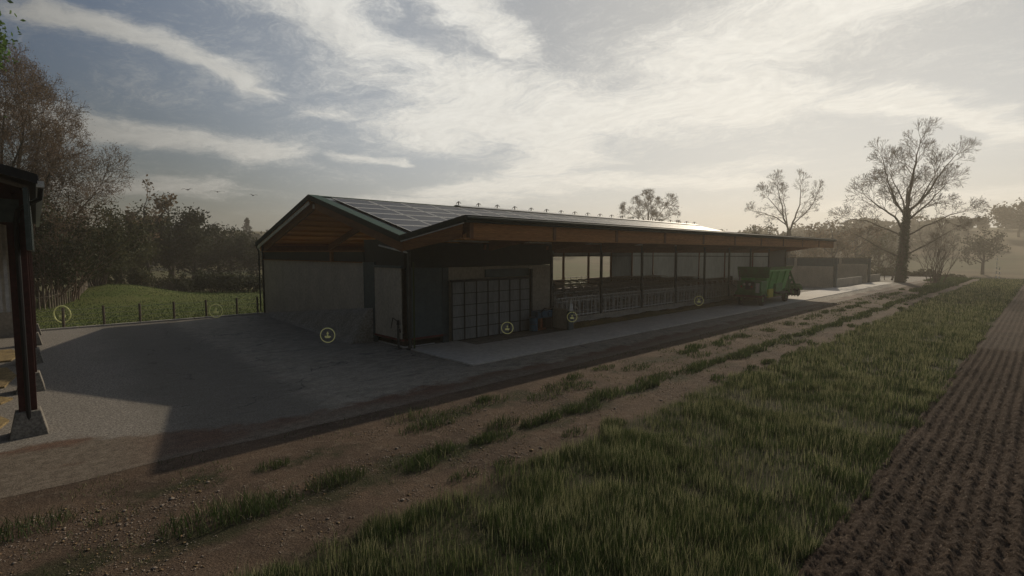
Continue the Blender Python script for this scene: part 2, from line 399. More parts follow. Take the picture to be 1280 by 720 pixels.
tag(b.build('pavement_slab', M['slabc'], bevel=.008), 'pale concrete feeding lane slab along the barn', None, None, 'structure')

b = B()
for k in range(16): b.box(-9.6 + k * 1.22, -8.4 + k * 1.22, 32.42, 32.58, -.05, .09)
tag(b.build('kerb', M['slabc'], bevel=.01), 'pale concrete kerb between yard and meadow', None, None, 'structure')
# ploughed field with real ridges
def field():
    rs = np.random.RandomState(3)
    def patch(xs, ys, V, F):
        X, Y = np.meshgrid(xs, ys, indexing='ij')
        ph = (Y - 1.75 + .035 * (fnoise(X, Y * .3, 1.3, 80) - .5)) / .185 * 2 * PI
        z = .075 + .030 * np.cos(ph) + rs.normal(0, .014, X.shape) * np.exp(-(X / 60.))
        z += .030 * (fnoise(X, Y * .7, .042, 77) - .5) + .016 * (fnoise(X, Y, .13, 78) - .5) + .02 * (fnoise(X, Y, 1.1, 79) - .5)
        z[:, Y[0] > 1.68] -= .05
        n0 = sum(len(v) for v in V); ny = len(ys)
        V.append(np.stack([X + rs.normal(0, .008, X.shape), Y + rs.normal(0, .006, X.shape), z], -1).reshape(-1, 3))
        i, j = np.meshgrid(np.arange(len(xs) - 1), np.arange(ny - 1), indexing='ij'); bb = (i * ny + j).ravel() + n0
        F.append(np.stack([bb, bb + ny, bb + ny + 1, bb + 1], -1))
    V, F = [], []
    patch(np.arange(2, 26, .034), np.arange(-1.2, 1.80, .026), V, F)
    patch(np.arange(26, 96, .25), np.arange(-1.2, 1.80, .05), V, F)
    patch(np.arange(-6, 2.01, .12), np.arange(-1.2, 1.80, .06), V, F)
    patch(np.arange(-6, 96, .6), np.arange(-30, -1.15, .09), V, F)
    o = np_obj('ploughed_field', np.vstack(V), [np.vstack(F)], M['soil'], smooth=True); tag(o, 'brown ploughed field with fine parallel furrows', None, None, 'structure')
field()

# ------------------------------------------------------------------ BARN
barn = empty('cattle_barn', (10.15, 16.6, 0), 0, 'long open cattle barn with solar roof, timber canopy and grey concrete gable', 'barn')
X0, X1 = 9.95, 50.35
VAL, RID, EAV, CAN = (16.64, 4.30), (25.2, 6.52), (33.75, 4.27), (12.72, 4.85)
def zr(y):   # roof top at y
    if y < VAL[0]: return CAN[1] + (VAL[1] - CAN[1]) * (y - CAN[0]) / (VAL[0] - CAN[0])
    if y < RID[0]: return VAL[1] + (RID[1] - VAL[1]) * (y - VAL[0]) / (RID[0] - VAL[0])
    return RID[1] + (EAV[1] - RID[1]) * (y - RID[0]) / (EAV[0] - RID[0])
B().slope(X0, X1, VAL, RID, .05).build('roof', M['roof'], barn)
B().slope(X0, X1, RID, EAV, .05).build('roof', M['roof'], barn)
B().slope(X0, X1, CAN, VAL, .05).build('canopy_roof', M['roof'], barn)
# timber decking under each slope, boards running along the barn
for nm, p, q in (('ceiling_boards', VAL, RID), ('ceiling_boards', RID, EAV), ('canopy_boards', CAN, VAL)):
    b = B(); L = math.hypot(q[0] - p[0], q[1] - p[1]); n = int(L / .42)
    for k in range(n):
        a0, a1 = k / n, (k + .93) / n
        pa = (p[0] + (q[0] - p[0]) * a0, p[1] + (q[1] - p[1]) * a0); pb = (p[0] + (q[0] - p[0]) * a1, p[1] + (q[1] - p[1]) * a1)
        b.slope(X0 + .05, X1 - .05, pa, pb, .03, -.055)
    b.build(nm, M['timber_bright'], barn)
# purlins
for k in range(9):
    for p, q in ((VAL, RID), (RID, EAV)):
        f = (k + .5) / 9; y = p[0] + (q[0] - p[0]) * f; z = p[1] + (q[1] - p[1]) * f
        B().box(X0 + .06, X1 - .06, y - .04, y + .04, z - .21, z - .10).build('purlin', M['timber_bright'], barn)
# portal frames
BAYS = [10.25 + 4 * k for k in range(11)]
for i, x in enumerate(BAYS):
    for p, q in ((VAL, RID), (RID, EAV)):
        p2 = (p[0] + (.1 if p is VAL else 0), p[1]); q2 = (q[0] - (.45 if q is EAV else 0), q[1] + (.11 if q is EAV else 0))
        B().slope(x - .07, x + .07, p2, q2, .34, -.262).build('rafter', M['glulam'], barn)
    B().prism([(12.93, 4.72), (16.5, 4.21), (16.5, 3.80), (13.4, 4.26), (12.93, 4.44)], 'x', x - .07, x + .07).build('canopy_rafter', M['glulam'], barn)
    if i != 1:
        f = B().box(x - .05, x + .05, 16.50, 16.62, 0, 4.1); f.box(x - .11, x + .11, 16.46, 16.66, .0, .05); f.build('post', M['post'], barn)
    B().box(x - .08, x + .08, 33.02, 33.20, 0, 4.2).build('post', M['glulam'], barn)
    if i in (0, 10) or True:
        B().prism([(25.1, 5.9), (25.3, 5.9), (25.3, 6.1), (25.1, 6.1)], 'x', x - .09, x + .09).build('ridge_plate', M['galv'], barn)
B().box(18.65, 50.24, 16.66, 16.76, 3.70, 4.13).build('front_beam', M['glulam'], barn)
B().box(10.3, 50.24, 32.90, 33.0, 3.82, 4.15).build('rear_beam', M['glulam'], barn)
B().box(10.06, 10.20, 23.05, 23.2, 3.30, 3.76).build('gable_strut', M['timber_y'], barn)
B().prism([(23.12, 3.74), (23.3, 3.74), (20.6, 5.2), (20.2, 5.05)][::-1], 'x', 14.05, 14.2).build('brace', M['glulam'], barn)
# edge beam and fascia of the canopy
for k in range(11):
    a = X0 + .04 if k == 0 else BAYS[k - 1] + .3 * 0 + .075
for k, (a, c) in enumerate(zip([X0 + .05] + BAYS, BAYS + [X1 - .05])):
    if c - a > .3: B().box(a + .075, c - .075, 12.80, 12.92, 4.19, 4.66).build('edge_beam', M['timber'], barn)
for x in BAYS:
    B().box(x - .075, x + .075, 12.765, 12.95, 4.16, 4.66).build('beam_end', M['glulam'], barn)
B().box(X0 + .02, X1 - .02, 12.79, 13.02, 4.13, 4.185).build('edge_beam_sole', M['timber'], barn)
B().box(X0 - .02, X1 + .02, 12.66, 12.745, 4.665, 4.90).build('fascia', M['fascia'], barn)
B().tube((X0 - .02, 12.60, 4.80), (X1 + .02, 12.60, 4.80), .055, n=8).build('gutter', M['fascia'], barn)
# end boards of the canopy
for x, s in ((X0 - .03, 1), (X1, 1)):
    B().slope(x, x + .035, (12.70, 4.90), (16.66, 4.36), .21).build('canopy_verge', M['fascia'], barn)
    B().slope(x + .003, x + .032, (12.78, 4.665), (16.60, 4.14), .03).build('canopy_trim', M['galv'], barn)
B().prism([(12.93, 4.62), (16.55, 4.10), (16.55, 3.76), (12.93, 4.19)], 'x', X0 + .01, X0 + .06).build('canopy_end_board', M['timber_y'], barn)
# gable verges: green flashing on top, dark below
for p, q in ((VAL, RID), (RID, EAV)):
    for x in (X0 - .04, X1 - .01):
        B().slope(x, x + .05, p, q, .22, .035).build('verge_board', M['fascia'], barn)
        B().slope(x - .0 if x < 20 else x - .45, x + .52 if x < 20 else x + .05, p, q, .02, .058).build('verge_flashing', M['verge'], barn)
B().slope(X0 + .02, X0 + .07, (33.55, 4.12), (25.35, 6.25), .17).build('bargeboard', M['galv'], barn)
B().box(X0, X1, 33.74, 33.86, 4.12, 4.26).build('gutter', M['fascia'], barn)
B().tube((9.98, 33.80, 4.15), (10.02, 33.42, 3.8), .045).tube((10.02, 33.42, 3.8), (10.02, 33.42, .05), .045).build('downpipe', M['fascia'], barn)
B().box(X0, X1, 16.56, 16.74, 4.14, 4.22).build('valley_gutter', M['galv'], barn)
# ridge: bright vent strip and brackets
b = B().slope(19.0, X1 - .6, (24.7, RID[1] - .13), (25.2, RID[1]), .03, .14).slope(19.0, X1 - .6, (25.2, RID[1]), (25.7, RID[1] - .13), .03, .14)
b.build('ridge_vent', M['galv'], barn)
B().slope(X0, 19.0, (25.0, RID[1] - .05), (25.2, RID[1]), .02, .04).slope(X0, 19.0, (25.2, RID[1]), (25.4, RID[1] - .05), .02, .04).build('ridge_cap', M['verge'], barn)
k = 0
x = 19.2
while x < 49.9:
    b = B(); b.box(x - .015, x + .015, 25.17, 25.23, 6.6, 6.88); b.path([(x, 24.95, 6.72), (x, 25.05, 6.82), (x, 25.2, 6.87), (x, 25.35, 6.82), (x, 25.45, 6.72)], .014, 5)
    b.path([(x - .12, 25.2, 6.76), (x, 25.2, 6.85), (x + .12, 25.2, 6.76)], .012, 5)
    b.build('ridge_bracket', M['black'], barn); x += 1.6
# solar panels: six rows on the near slope
rows, ncol, pw = 6, 20, 1.9
L = math.hypot(RID[0] - VAL[0], RID[1] - VAL[1]); u = ((RID[0] - VAL[0]) / L, (RID[1] - VAL[1]) / L)
restb = B(); root_off = OFF[barn.name]
def panel(bb, c, r):
    x0 = 10.75 + c * (pw + .04); s0 = .55 + r * 1.26; s1 = s0 + 1.20
    p = (VAL[0] + u[0] * s0, VAL[1] + u[1] * s0); q = (VAL[0] + u[0] * s1, VAL[1] + u[1] * s1)
    bb.mi = 0; bb.slope(x0, x0 + pw, p, q, .035, .09)
    bb.mi = 1
    for a, e in ((0, .04), (pw - .04, pw)): bb.slope(x0 + a, x0 + e, p, q, .006, .096)
    for a, e in ((s0, s0 + .06), (s1 - .06, s1)):
        p2 = (VAL[0] + u[0] * a, VAL[1] + u[1] * a); q2 = (VAL[0] + u[0] * e, VAL[1] + u[1] * e)
        bb.slope(x0 + .04, x0 + pw - .04, p2, q2, .006, .096)
for c in range(ncol):
    for r in range(rows):
        if c < 16:
            pb = B(); panel(pb, c, r); pb.build('solar_panel', [M['solar'], M['white']], barn)
        else: panel(restb, c, r)
o = restb.build('solar_panels_far', [M['solar'], M['white']], barn); o['kind'] = 'stuff'
o.name = 'solar_panel_field'

# gable wall
PW = []
ys = [20.05, 23.12, 26.4, 29.7, 33.0]
for a, c in zip(ys[:-1], ys[1:]):
    B().box(10.15, 10.32, a + .008, c - .008, 0, 3.30).build('wall_panel', M['concrete'], barn, bevel=.01)
B().box(10.19, 10.26, 20.06, 33.0, 3.302, 3.74).build('clerestory_band', M['cladding'], barn)
B().box(10.10, 10.30, 20.0, 33.05, 3.742, 3.80).build('wall_plate', M['timber_y'], barn)
B().box(10.08, 10.15, 32.98, 33.12, 0, 4.3).build('corner_trim', M['cladding'], barn)
B().box(10.09, 10.145, 20.1, 33.0, 3.27, 3.31).build('wall_cap', M['timber_y'], barn)
# back wall along Y=33
for k in range(10):
    a, c = BAYS[k] + .09, BAYS[k + 1] - .09
    if k == 7:   # gate bay: low opening
        B().box(a, c, 33.03, 33.15, 0, .35).build('kerb_wall', M['concrete'], barn)
        g = B()
        for z in (.6, .9, 1.2): g.tube((a, 33.08, z), (c, 33.08, z), .03)
        for q in range(5): g.tube((a + .1 + q * .9, 33.08, .4), (a + .1 + q * .9, 33.08, 1.25), .025)
        g.build('gate', M['galv'], barn)
    else:
        B().box(a, c, 33.02, 33.17, 0, 1.05).build('low_wall', M['concrete'], barn)
    B().tube((a - .1, 33.06, 3.35), (c + .1, 33.06, 3.35), .035).build('curtain_rail', M['post'], barn)
    if k not in (0, 1, 2, 6, 7, 8):  # unseen near bays left uncurtained to let sun onto the floor
        B().box(a, c, 33.08, 33.10, 1.05, 3.32).build('wind_curtain', M['curtain'], barn)
    if k > 2: B().box(a, c, 33.08, 33.11, 3.38, 3.98).build('top_curtain', M['curtain'], barn)
B().box(X0 + .1, X1 - .1, 33.2, 33.24, 3.8, 4.28).build('eave_board', M['timber'], barn)
# far gable end
B().box(50.27, 50.42, 16.9, 33.0, 0, 1.0).build('low_wall', M['concrete'], barn)
fy = [16.95, 19.5, 22.2, 24.9, 27.6, 30.3, 33.0]
for a, c in zip(fy[:-1], fy[1:]):
    B().box(50.31, 50.33, a + .06, c - .06, 1.0, 3.32).build('wind_curtain', M['curtain'], barn)
    B().box(50.30, 50.33, a + .06, c - .06, 3.38, 4.3).build('top_curtain', M['curtain'], barn)
    B().box(50.20, 50.30, c - .05, c + .05, 0, 5.0 if c < 30 else 4.4).build('red_upright', M['red'], barn)
B().tube((50.25, 16.95, 3.35), (50.25, 33.0, 3.35), .035).build('curtain_rail', M['post'], barn)
B().prism([(16.9, 4.3), (33.0, 4.3), (25.2, 6.4)], 'x', 50.30, 50.36).build('gable_boards', M['timber_y'], barn)
B().box(46.4, 50.25, 16.58, 16.72, .055, 4.15).build('end_wall_panel', M['cladding'], barn)
# inner floor, feed kerb
B().box(10.36, 18.69, 20.2, 32.95, .01, .22).build('floor', M['slabc'], barn)  # unseen pale floor, added to bounce light onto the gable ceiling
B().box(18.7, 50.2, 16.45, 32.95, .01, .22).build('floor', M['slabc'], barn)
B().box(18.72, 46.3, 16.44, 16.57, .22, .42).build('feed_kerb', M['concrete'], barn)

# technical block at the near corner
B().box(12.35, 18.6, 16.95, 17.12, 0, 3.10).build('wall_panel', M['concrete'], barn, bevel=.01)
B().box(18.42, 18.6, 17.12, 20.0, 0, 3.10).build('wall_panel', M['concrete'], barn)
B().box(18.3, 18.62, 15.45, 16.94, .05, 1.0).build('low_wall', M['concrete'], barn)
B().box(10.35, 18.62, 20.0, 20.15, 0, 3.10).build('wall_panel', M['concrete'], barn)
c = B().box(10.22, 18.62, 16.86, 16.93, 3.13, 4.1); c.box(10.21, 10.28, 16.93, 20.04, 3.13, 4.25); c.box(18.55, 18.63, 16.93, 20.0, 3.13, 4.25)
c.build('upper_cladding', M['cladding'], barn)
B().box(10.35, 18.5, 17.0, 20.0, 3.05, 3.11).build('block_ceiling', M['cladding'], barn)
# hanging sliding doors round the corner, clear of the ground
d1 = B().box(10.14, 10.20, 17.02, 19.05, .36, 3.10).build('sliding_door', M['concrete'], barn)
b = B(); b.box(10.12, 10.22, 16.9, 19.1, .28, .355); b.build('door_rail', M['red'], d1)
b = B(); b.box(10.11, 10.21, 16.9, 19.6, 3.105, 3.20).build('door_track', M['bluegrey'], d1)
d2 = B().box(10.40, 12.05, 16.94, 17.0, .36, 3.11).build('sliding_door', M['bluegrey'], barn)
B().box(10.36, 12.2, 16.92, 17.02, .28, .355).build('door_rail', M['red'], d2)
B().box(12.05, 12.35, 16.92, 17.12, 0, 3.10).build('door_post', M['bluegrey'], barn)
for y0, y1, x in ((19.06, 19.22, 10.13), (19.98, 20.06, 10.16)):
    B().box(x, x + .15, y0, y1, 0, 3.3).build('door_post', M['bluegrey'], barn)
B().box(10.17, 10.22, 19.22, 19.98, 0, 3.3).build('steel_panel', M['bluegrey'], barn)
B().tube((10.23, 16.55, 3.70), (10.18, 18.7, 4.0), .035).build('stay_pipe', M['galv'], barn)
B().tube((10.34, 16.4, .055), (10.34, 16.4, 3.35), .035).build('yellow_pipe', M['grassB'], barn)
# sectional grid door
gd = B().box(12.37, 16.92, 16.74, 16.78, .06, 2.50).build('grid_door', M['doorpanel'], barn)
b = B()
for k in range(6): b.box(12.35, 16.94, 16.70, 16.739, .05 + k * .49 - .012, .05 + k * .49 + .012)
for k in range(8): xx = 12.37 + k * .65; b.box(xx - .012, xx + .012, 16.695, 16.698 + .04, .06, 2.5)
b.box(12.3, 17.0, 16.66, 16.80, 2.5, 2.58); b.box(16.94, 17.04, 16.66, 16.80, .05, 2.95)
b.build('door_frame', M['black'], gd)
B().box(14.3, 17.0, 16.84, 16.93, 2.62, 2.98).build('roller_housing', M['bluegrey'], barn)

# headlock feed barriers, bay by bay (gates between posts)
def feed_barrier(x0, x1):
    r = empty('feed_barrier', (x0, 16.6, 0), 0, None, 'feed barrier', 'galvanised headlock barriers along the feeding lane')
    b = B()
    b.tube((x0, 16.6, 1.42), (x1, 16.6, 1.42), .03, n=6); b.tube((x0, 16.6, .50), (x1, 16.6, .50), .03, n=6)
    b.tube((x0, 16.6, 1.24), (x1, 16.6, 1.24), .02, n=6)
    b.build('rail', M['galv'], r)
    b = B(); n = 5
    for k in np.arange(0, n + .01, .5):
        xx = x0 + (x1 - x0) * k / n
        b.tube((xx, 16.6, .42), (xx, 16.6, 1.42), .028, n=5, cap=False)
    b.build('divider_bars', M['galv'], r)
    for k in range(n):
        xx = x0 + (x1 - x0) * (k + .5) / n
        h = B(); h.path([(xx - .24, 16.6, 1.42), (xx - .10, 16.6, 1.15), (xx - .12, 16.6, .5)], .018, 5); h.path([(xx + .30, 16.6, 1.5), (xx + .12, 16.6, 1.15), (xx + .1, 16.6, .5)], .018, 5)
        h.path([(xx - .3, 16.6, .95), (xx - .12, 16.6, .80)], .016, 5)
        h.build('headlock', M['galv'], r)
    return r
ordn = ['nearest the concrete room', 'second', 'third', 'fourth', 'fifth', 'sixth', 'seventh, just left of the green mixer']
for k in range(7):
    a, c = (18.75 if k == 0 else BAYS[k + 2] + .08), BAYS[k + 3] - .08
    r = feed_barrier(a, c)
    r['label'] = ('galvanised headlock feed barrier, the bay ' + ordn[0]) if k == 0 else f'galvanised headlock feed barrier, {ordn[k]} bay from the concrete room'
    if k == 6: r['label'] = 'galvanised headlock feed barrier, farthest bay, behind the green mixer'
# cubicles
names = ['first row behind the feed barrier', 'middle row inside the barn', 'rearmost row inside the barn']
for ri, (yy, s) in enumerate(((19.9, 1), (23.4, -1), (26.9, 1))):
    r = empty('cubicle_row', (22, yy, .22), 0, 'row of galvanised cow cubicle dividers, ' + names[ri], 'cubicles', 'cow cubicle rows inside the barn')
    b = B(); b.tube((20, yy, 1.28), (46, yy, 1.28), .035, n=6).build('neck_rail', M['galv'], r)
    B().box(20, 46, yy - 1.1, yy + 1.1, .22, .34).build('lying_bed', M['slabc'], r)
    x = 20.2; proto = None
    while x < 46:
        if proto is None:
            q = B(); z0 = .33
            q.path([(x, yy - 1.05, z0 + .35), (x, yy - .95, z0 + .95), (x, yy - .75, z0 + 1.08), (x, yy + .75, z0 + 1.08), (x, yy + .95, z0 + .95), (x, yy + 1.0, z0 + .55), (x, yy + .8, z0 + .38), (x, yy - .4, z0 + .45), (x, yy - 1.05, z0 + .35)], .036, 5)
            q.tube((x, yy, z0), (x, yy, z0 + 1.1), .035, n=6)
            proto = q.build('divider', M['galv'], r); px = x
        else:
            d = proto.copy(); link(d); d.parent = r; d.location = (x - px, 0, 0)
        x += .98

# feed strip
def feed_strip():
    rs = np.random.RandomState(5)
    xs = np.arange(18.7, 46.2, .08); ys = np.linspace(15.42, 16.46, 14)
    X, Y = np.meshgrid(xs, ys, indexing='ij')
    w = np.sin((Y - 15.42) / 1.04 * PI)
    edge = .12 * np.sin(X * 1.3) * np.sin(X * .37 + 1)
    z = .03 + w * (.19 + .05 * np.sin(X * 2.1) * np.sin(X * .9)) + rs.normal(0, .013, X.shape)
    V = np.stack([X, Y + edge * (Y < 15.6), z], -1).reshape(-1, 3); ny = len(ys)
    i, j = np.meshgrid(np.arange(len(xs) - 1), np.arange(ny - 1), indexing='ij'); bb = (i * ny + j).ravel()
    o = np_obj('feed', V, [np.stack([bb, bb + ny, bb + ny + 1, bb + 1], -1)], M['feed'])
    tag(o, 'long strip of brown mixed feed along the barrier', None, None, 'stuff')
feed_strip()

# corner: drain pit frame, water pump, blue machine, control post
b = B().box(10.25, 10.37, 17.1, 19.3, -.02, .03).box(10.25, 11.7, 17.0, 17.1, -.02, .03)
tag(b.build('threshold_frame', M['galv']), 'pale metal threshold frame under the hanging corner doors', 'threshold')
t = empty('standpipe', (9.98, 16.95, 0), 0, 'dark hand pump standpipe at the barn corner post', 'pump')
B().tube((9.98, 16.95, 0), (9.98, 16.95, .95), .05).box(9.88, 10.08, 16.85, 17.05, 0, .05).build('pipe', M['post'], t)
B().tube((9.98, 16.95, .95), (9.98, 16.95, 1.12), .075, .05).build('head', M['black'], t)
B().path([(9.98, 16.95, 1.05), (9.98, 17.35, 1.18), (9.98, 17.5, .75)], .018).build('handle', M['black'], t)
B().path([(9.98, 16.95, .8), (9.9, 16.7, .8), (9.9, 16.66, .68)], .025).build('spout', M['black'], t)
t = empty('power_washer', (17.3, 16.35, .0), 0, 'blue pump unit with orange frame against the concrete wall', 'machine')
B().box(16.95, 17.95, 16.2, 16.75, .62, .95).build('housing', M['blue'], t, bevel=.04)
B().tube((17.3, 16.12, .82), (17.3, 16.2, .82), .16, n=14).tube((17.7, 16.12, .78), (17.7, 16.2, .78), .1, n=12).build('motor', M['blue'], t)
B().box(17.12, 17.24, 16.2, 16.7, .07, .62).box(16.98, 17.5, 16.2, 16.3, .07, .14).build('stand', M['orange'], t)
B().box(17.5, 17.95, 16.25, 16.7, .07, .6).build('tank', M['black'], t, bevel=.03)
B().path([(17.0, 16.15, .9), (17.3, 16.1, 1.1), (17.6, 16.12, 1.0), (17.9, 16.1, 1.15)], .022).build('hose', M['black'], t)
t = empty('blue_barrel', (16.72, 16.4, .05), 0, 'small blue-green drum beside the grid door', 'drum')
b = B(); b.tube((16.8, 16.36, .055), (16.8, 16.36, .70), .2, n=16).build('drum_body', M['blue'], t)
B().ring((16.8, 16.36, .69), (0, 0, 1), .2, .015).ring((16.8, 16.36, .38), (0, 0, 1), .2, .012).build('rim', M['bluegrey'], t)
t = empty('control_pillar', (18.25, 15.6, .05), 0, 'grey concrete pillar with valve box at the start of the barrier', 'pillar')
B().box(18.1, 18.42, 15.3, 15.44, .05, .95).build('plinth', M['bluegrey'], t, bevel=.01)
B().box(18.14, 18.38, 15.28, 15.43, .96, 1.3).build('valve_box', M['galv'], t, bevel=.02)
B().tube((18.26, 15.36, 1.3), (18.26, 15.36, 1.5), .06).build('cap', M['galv'], t)

# ------------------------------------------------------------------ feed mixer
t = empty('feed_mixer', (39.3, 14.15, .055), 0, 'green self propelled feed mixer with yellow panel parked beside the barn', 'feed mixer')
OX, OY, OZ = 39.3, 14.15, .055
def mb(*a): return B()
# rear end faces -X (towards the camera); body runs along X
B().box(35.95, 42.6, 13.45, 13.62, .62, .80).box(35.95, 42.6, 14.68, 14.85, .62, .80).box(36.2, 36.4, 13.6, 14.7, .62, .78).box(39, 39.2, 13.6, 14.7, .62, .78).box(42, 42.2, 13.6, 14.7, .62, .78).build('chassis', M['black'], t, bevel=.01)
b = B(); b.hexa([(37.0, 13.5, .85), (40.9, 13.5, .85), (40.9, 14.8, .85), (37.0, 14.8, .85)], [(36.75, 13.18, 2.45), (41.1, 13.18, 2.45), (41.1, 15.1, 2.45), (36.75, 15.1, 2.45)])
hop = b.build('hopper', M['green'], t, bevel=.03)
b = B()
for x in (37.4, 38.7, 40.0): b.hexa([(x, 13.42, .9), (x + .08, 13.42, .9), (x + .08, 13.49, .9), (x, 13.49, .9)], [(x, 13.09, 2.43), (x + .08, 13.09, 2.43), (x + .08, 13.17, 2.43), (x, 13.17, 2.43)])
b.box(36.7, 41.15, 13.10, 13.18, 2.40, 2.50).box(36.7, 41.15, 15.10, 15.18, 2.40, 2.50).box(36.68, 36.76, 13.1, 15.18, 2.40, 2.50).box(41.1, 41.18, 13.1, 15.18, 2.40, 2.5)
b.build('ribs', M['green'], hop)
b = B().hexa([(36.72, 13.1, 2.5), (41.15, 13.1, 2.5), (41.15, 13.14, 2.5), (36.72, 13.14, 2.5)], [(36.6, 12.98, 2.72), (41.2, 12.98, 2.72), (41.2, 13.02, 2.72), (36.6, 13.02, 2.72)])
b.hexa([(36.70, 13.1, 1.95), (36.74, 13.1, 1.95), (36.74, 15.2, 1.95), (36.70, 15.2, 1.95)], [(36.5, 13.0, 2.72), (36.54, 13.0, 2.72), (36.54, 15.2, 2.72), (36.5, 15.2, 2.72)])
b.build('spill_board', M['dgreen'], hop)
B().box(37.2, 38.1, 13.28, 13.40, .55, 1.15).build('side_guard', M['yellow'], t, bevel=.02)
B().box(38.4, 39.7, 13.22, 13.40, .62, 1.5).build('discharge_door', M['dgreen'], t, bevel=.02)
B().hexa([(38.3, 12.95, .75), (39.9, 12.95, .75), (39.9, 13.3, .8), (38.3, 13.3, .8)], [(38.3, 12.93, .85), (39.9, 12.93, .85), (39.9, 13.3, .95), (38.3, 13.3, .95)]).build('discharge_chute', M['black'], t)
# engine house at the near end
eng = B().box(35.9, 36.95, 13.3, 14.95, .75, 1.75).build('engine_house', M['dgreen'], t, bevel=.05)
B().box(35.86, 35.9, 13.75, 14.35, 1.15, 1.7).build('grille', M['black'], eng)
B().box(35.84, 35.9, 13.42, 13.66, .95, 1.62).build('marker_board', M['white'], eng)
B().box(35.93, 36.6, 13.98, 14.72, 1.76, 1.97).build('cowl', M['green'], eng, bevel=.04)
for y in (14.05, 14.42): B().tube((35.80, y, 1.52), (35.86, y, 1.52), .085, n=12).build('lamp', M['white'], t)
B().box(35.81, 35.86, 13.86, 13.96, 1.30, 1.42).box(35.81, 35.86, 14.55, 14.65, 1.30, 1.42).build('rear_light', M['lightred'], t)
B().box(35.72, 35.82, 13.15, 15.1, .62, .78).build('bumper', M['red'], t, bevel=.02)
B().tube((36.2, 14.9, 1.7), (36.2, 14.9, 2.3), .05).tube((36.2, 14.9, 2.3), (36.1, 14.9, 2.42), .05).build('exhaust', M['black'], t)
B().path([(36.1, 15.1, 1.3), (35.9, 15.35, 1.5), (35.9, 15.35, 1.9)], .02).box(35.88, 35.93, 15.27, 15.43, 1.75, 2.05).build('mirror', M['black'], t)
# wheels
for (x, y) in ((36.35, 13.42), (36.35, 14.88), (40.85, 13.42), (40.85, 14.88)):
    s = -1 if y < 14 else 1
    w = B(); w.ring((x, y, OZ + .43), (0, 1, 0), .29, .145, 28, 8)
    for k in range(20):
        a = 2 * PI * k / 20; cx, cz = x + .40 * math.cos(a), OZ + .43 + .40 * math.sin(a)
        w.box(cx - .02, cx + .02, y - .13, y + .13, cz - .02, cz + .02)
    w = w.build('wheel', M['rubber'], t)
    B().tube((x, y - .09, OZ + .43), (x, y + .09, OZ + .43), .20, n=20).build('rim', M['dgreen'], w)
    B().tube((x, y + s * .09, OZ + .43), (x, y + s * .13, OZ + .43), .08, n=10).build('hub', M['black'], w)
    B().prism([(x + .62 * math.cos(a), OZ + .46 + .58 * math.sin(a)) for a in np.linspace(.3, PI - .3, 9)] + [(x + .58 * math.cos(a), OZ + .46 + .54 * math.sin(a)) for a in np.linspace(PI - .3, .3, 9)], 'y', y - .17, y + .17).build('mudguard', M['dgreen'], t)
# cutter arm at the far end
arm = B()
for y in (13.35, 14.95):
    arm.hexa([(41.15, y - .05, 2.4), (41.35, y - .05, 2.45), (41.35, y + .05, 2.45), (41.15, y + .05, 2.4)], [(41.1, y - .05, 2.6), (41.3, y - .05, 2.65), (41.3, y + .05, 2.65), (41.1, y + .05, 2.6)])
    arm.tube((41.2, y, 2.55), (43.3, y, .75), .08, n=6); arm.tube((41.0, y, 1.9), (42.5, y, .6), .06, n=6)
    arm.tube((41.2, y, 2.5), (41.3, y, .8), .06, n=6); arm.tube((42.1, y, 1.8), (41.3, y, 1.2), .045, n=6)
arm.tube((41.9, 13.35, 1.95), (41.9, 14.95, 1.95), .05).tube((42.7, 13.35, 1.25), (42.7, 14.95, 1.25), .05)
arm.build('loading_arm', M['dgreen'], t)
B().box(41.3, 42.6, 13.6, 14.7, .85, 1.7).build('conveyor', M['dgreen'], t, bevel=.03)
d = B().tube((43.35, 13.2, .62), (43.35, 15.1, .62), .26, n=16)
for k in range(10):
    for j in range(9):
        a = 2 * PI * k / 10 + j * .35; yy = 13.3 + j * .21
        d.hexa([(43.35 + .25 * math.cos(a) - .03, yy - .03, .62 + .25 * math.sin(a) - .03), (43.35 + .25 * math.cos(a) + .03, yy - .03, .62 + .25 * math.sin(a) - .03), (43.35 + .25 * math.cos(a) + .03, yy + .03, .62 + .25 * math.sin(a) + .03), (43.35 + .25 * math.cos(a) - .03, yy + .03, .62 + .25 * math.sin(a) + .03)],
               [(43.35 + .36 * math.cos(a) - .01, yy - .01, .62 + .36 * math.sin(a)), (43.35 + .36 * math.cos(a) + .01, yy - .01, .62 + .36 * math.sin(a)), (43.35 + .36 * math.cos(a) + .01, yy + .01, .62 + .36 * math.sin(a) + .01), (43.35 + .36 * math.cos(a) - .01, yy + .01, .62 + .36 * math.sin(a) + .01)])
d.build('cutter_drum', M['black'], t)
B().prism([(43.2, 1.3), (43.75, 1.1), (43.95, .8), (43.95, .76), (43.7, 1.05), (43.15, 1.25)], 'y', 13.15, 15.15).build('drum_hood', M['dgreen'], t)

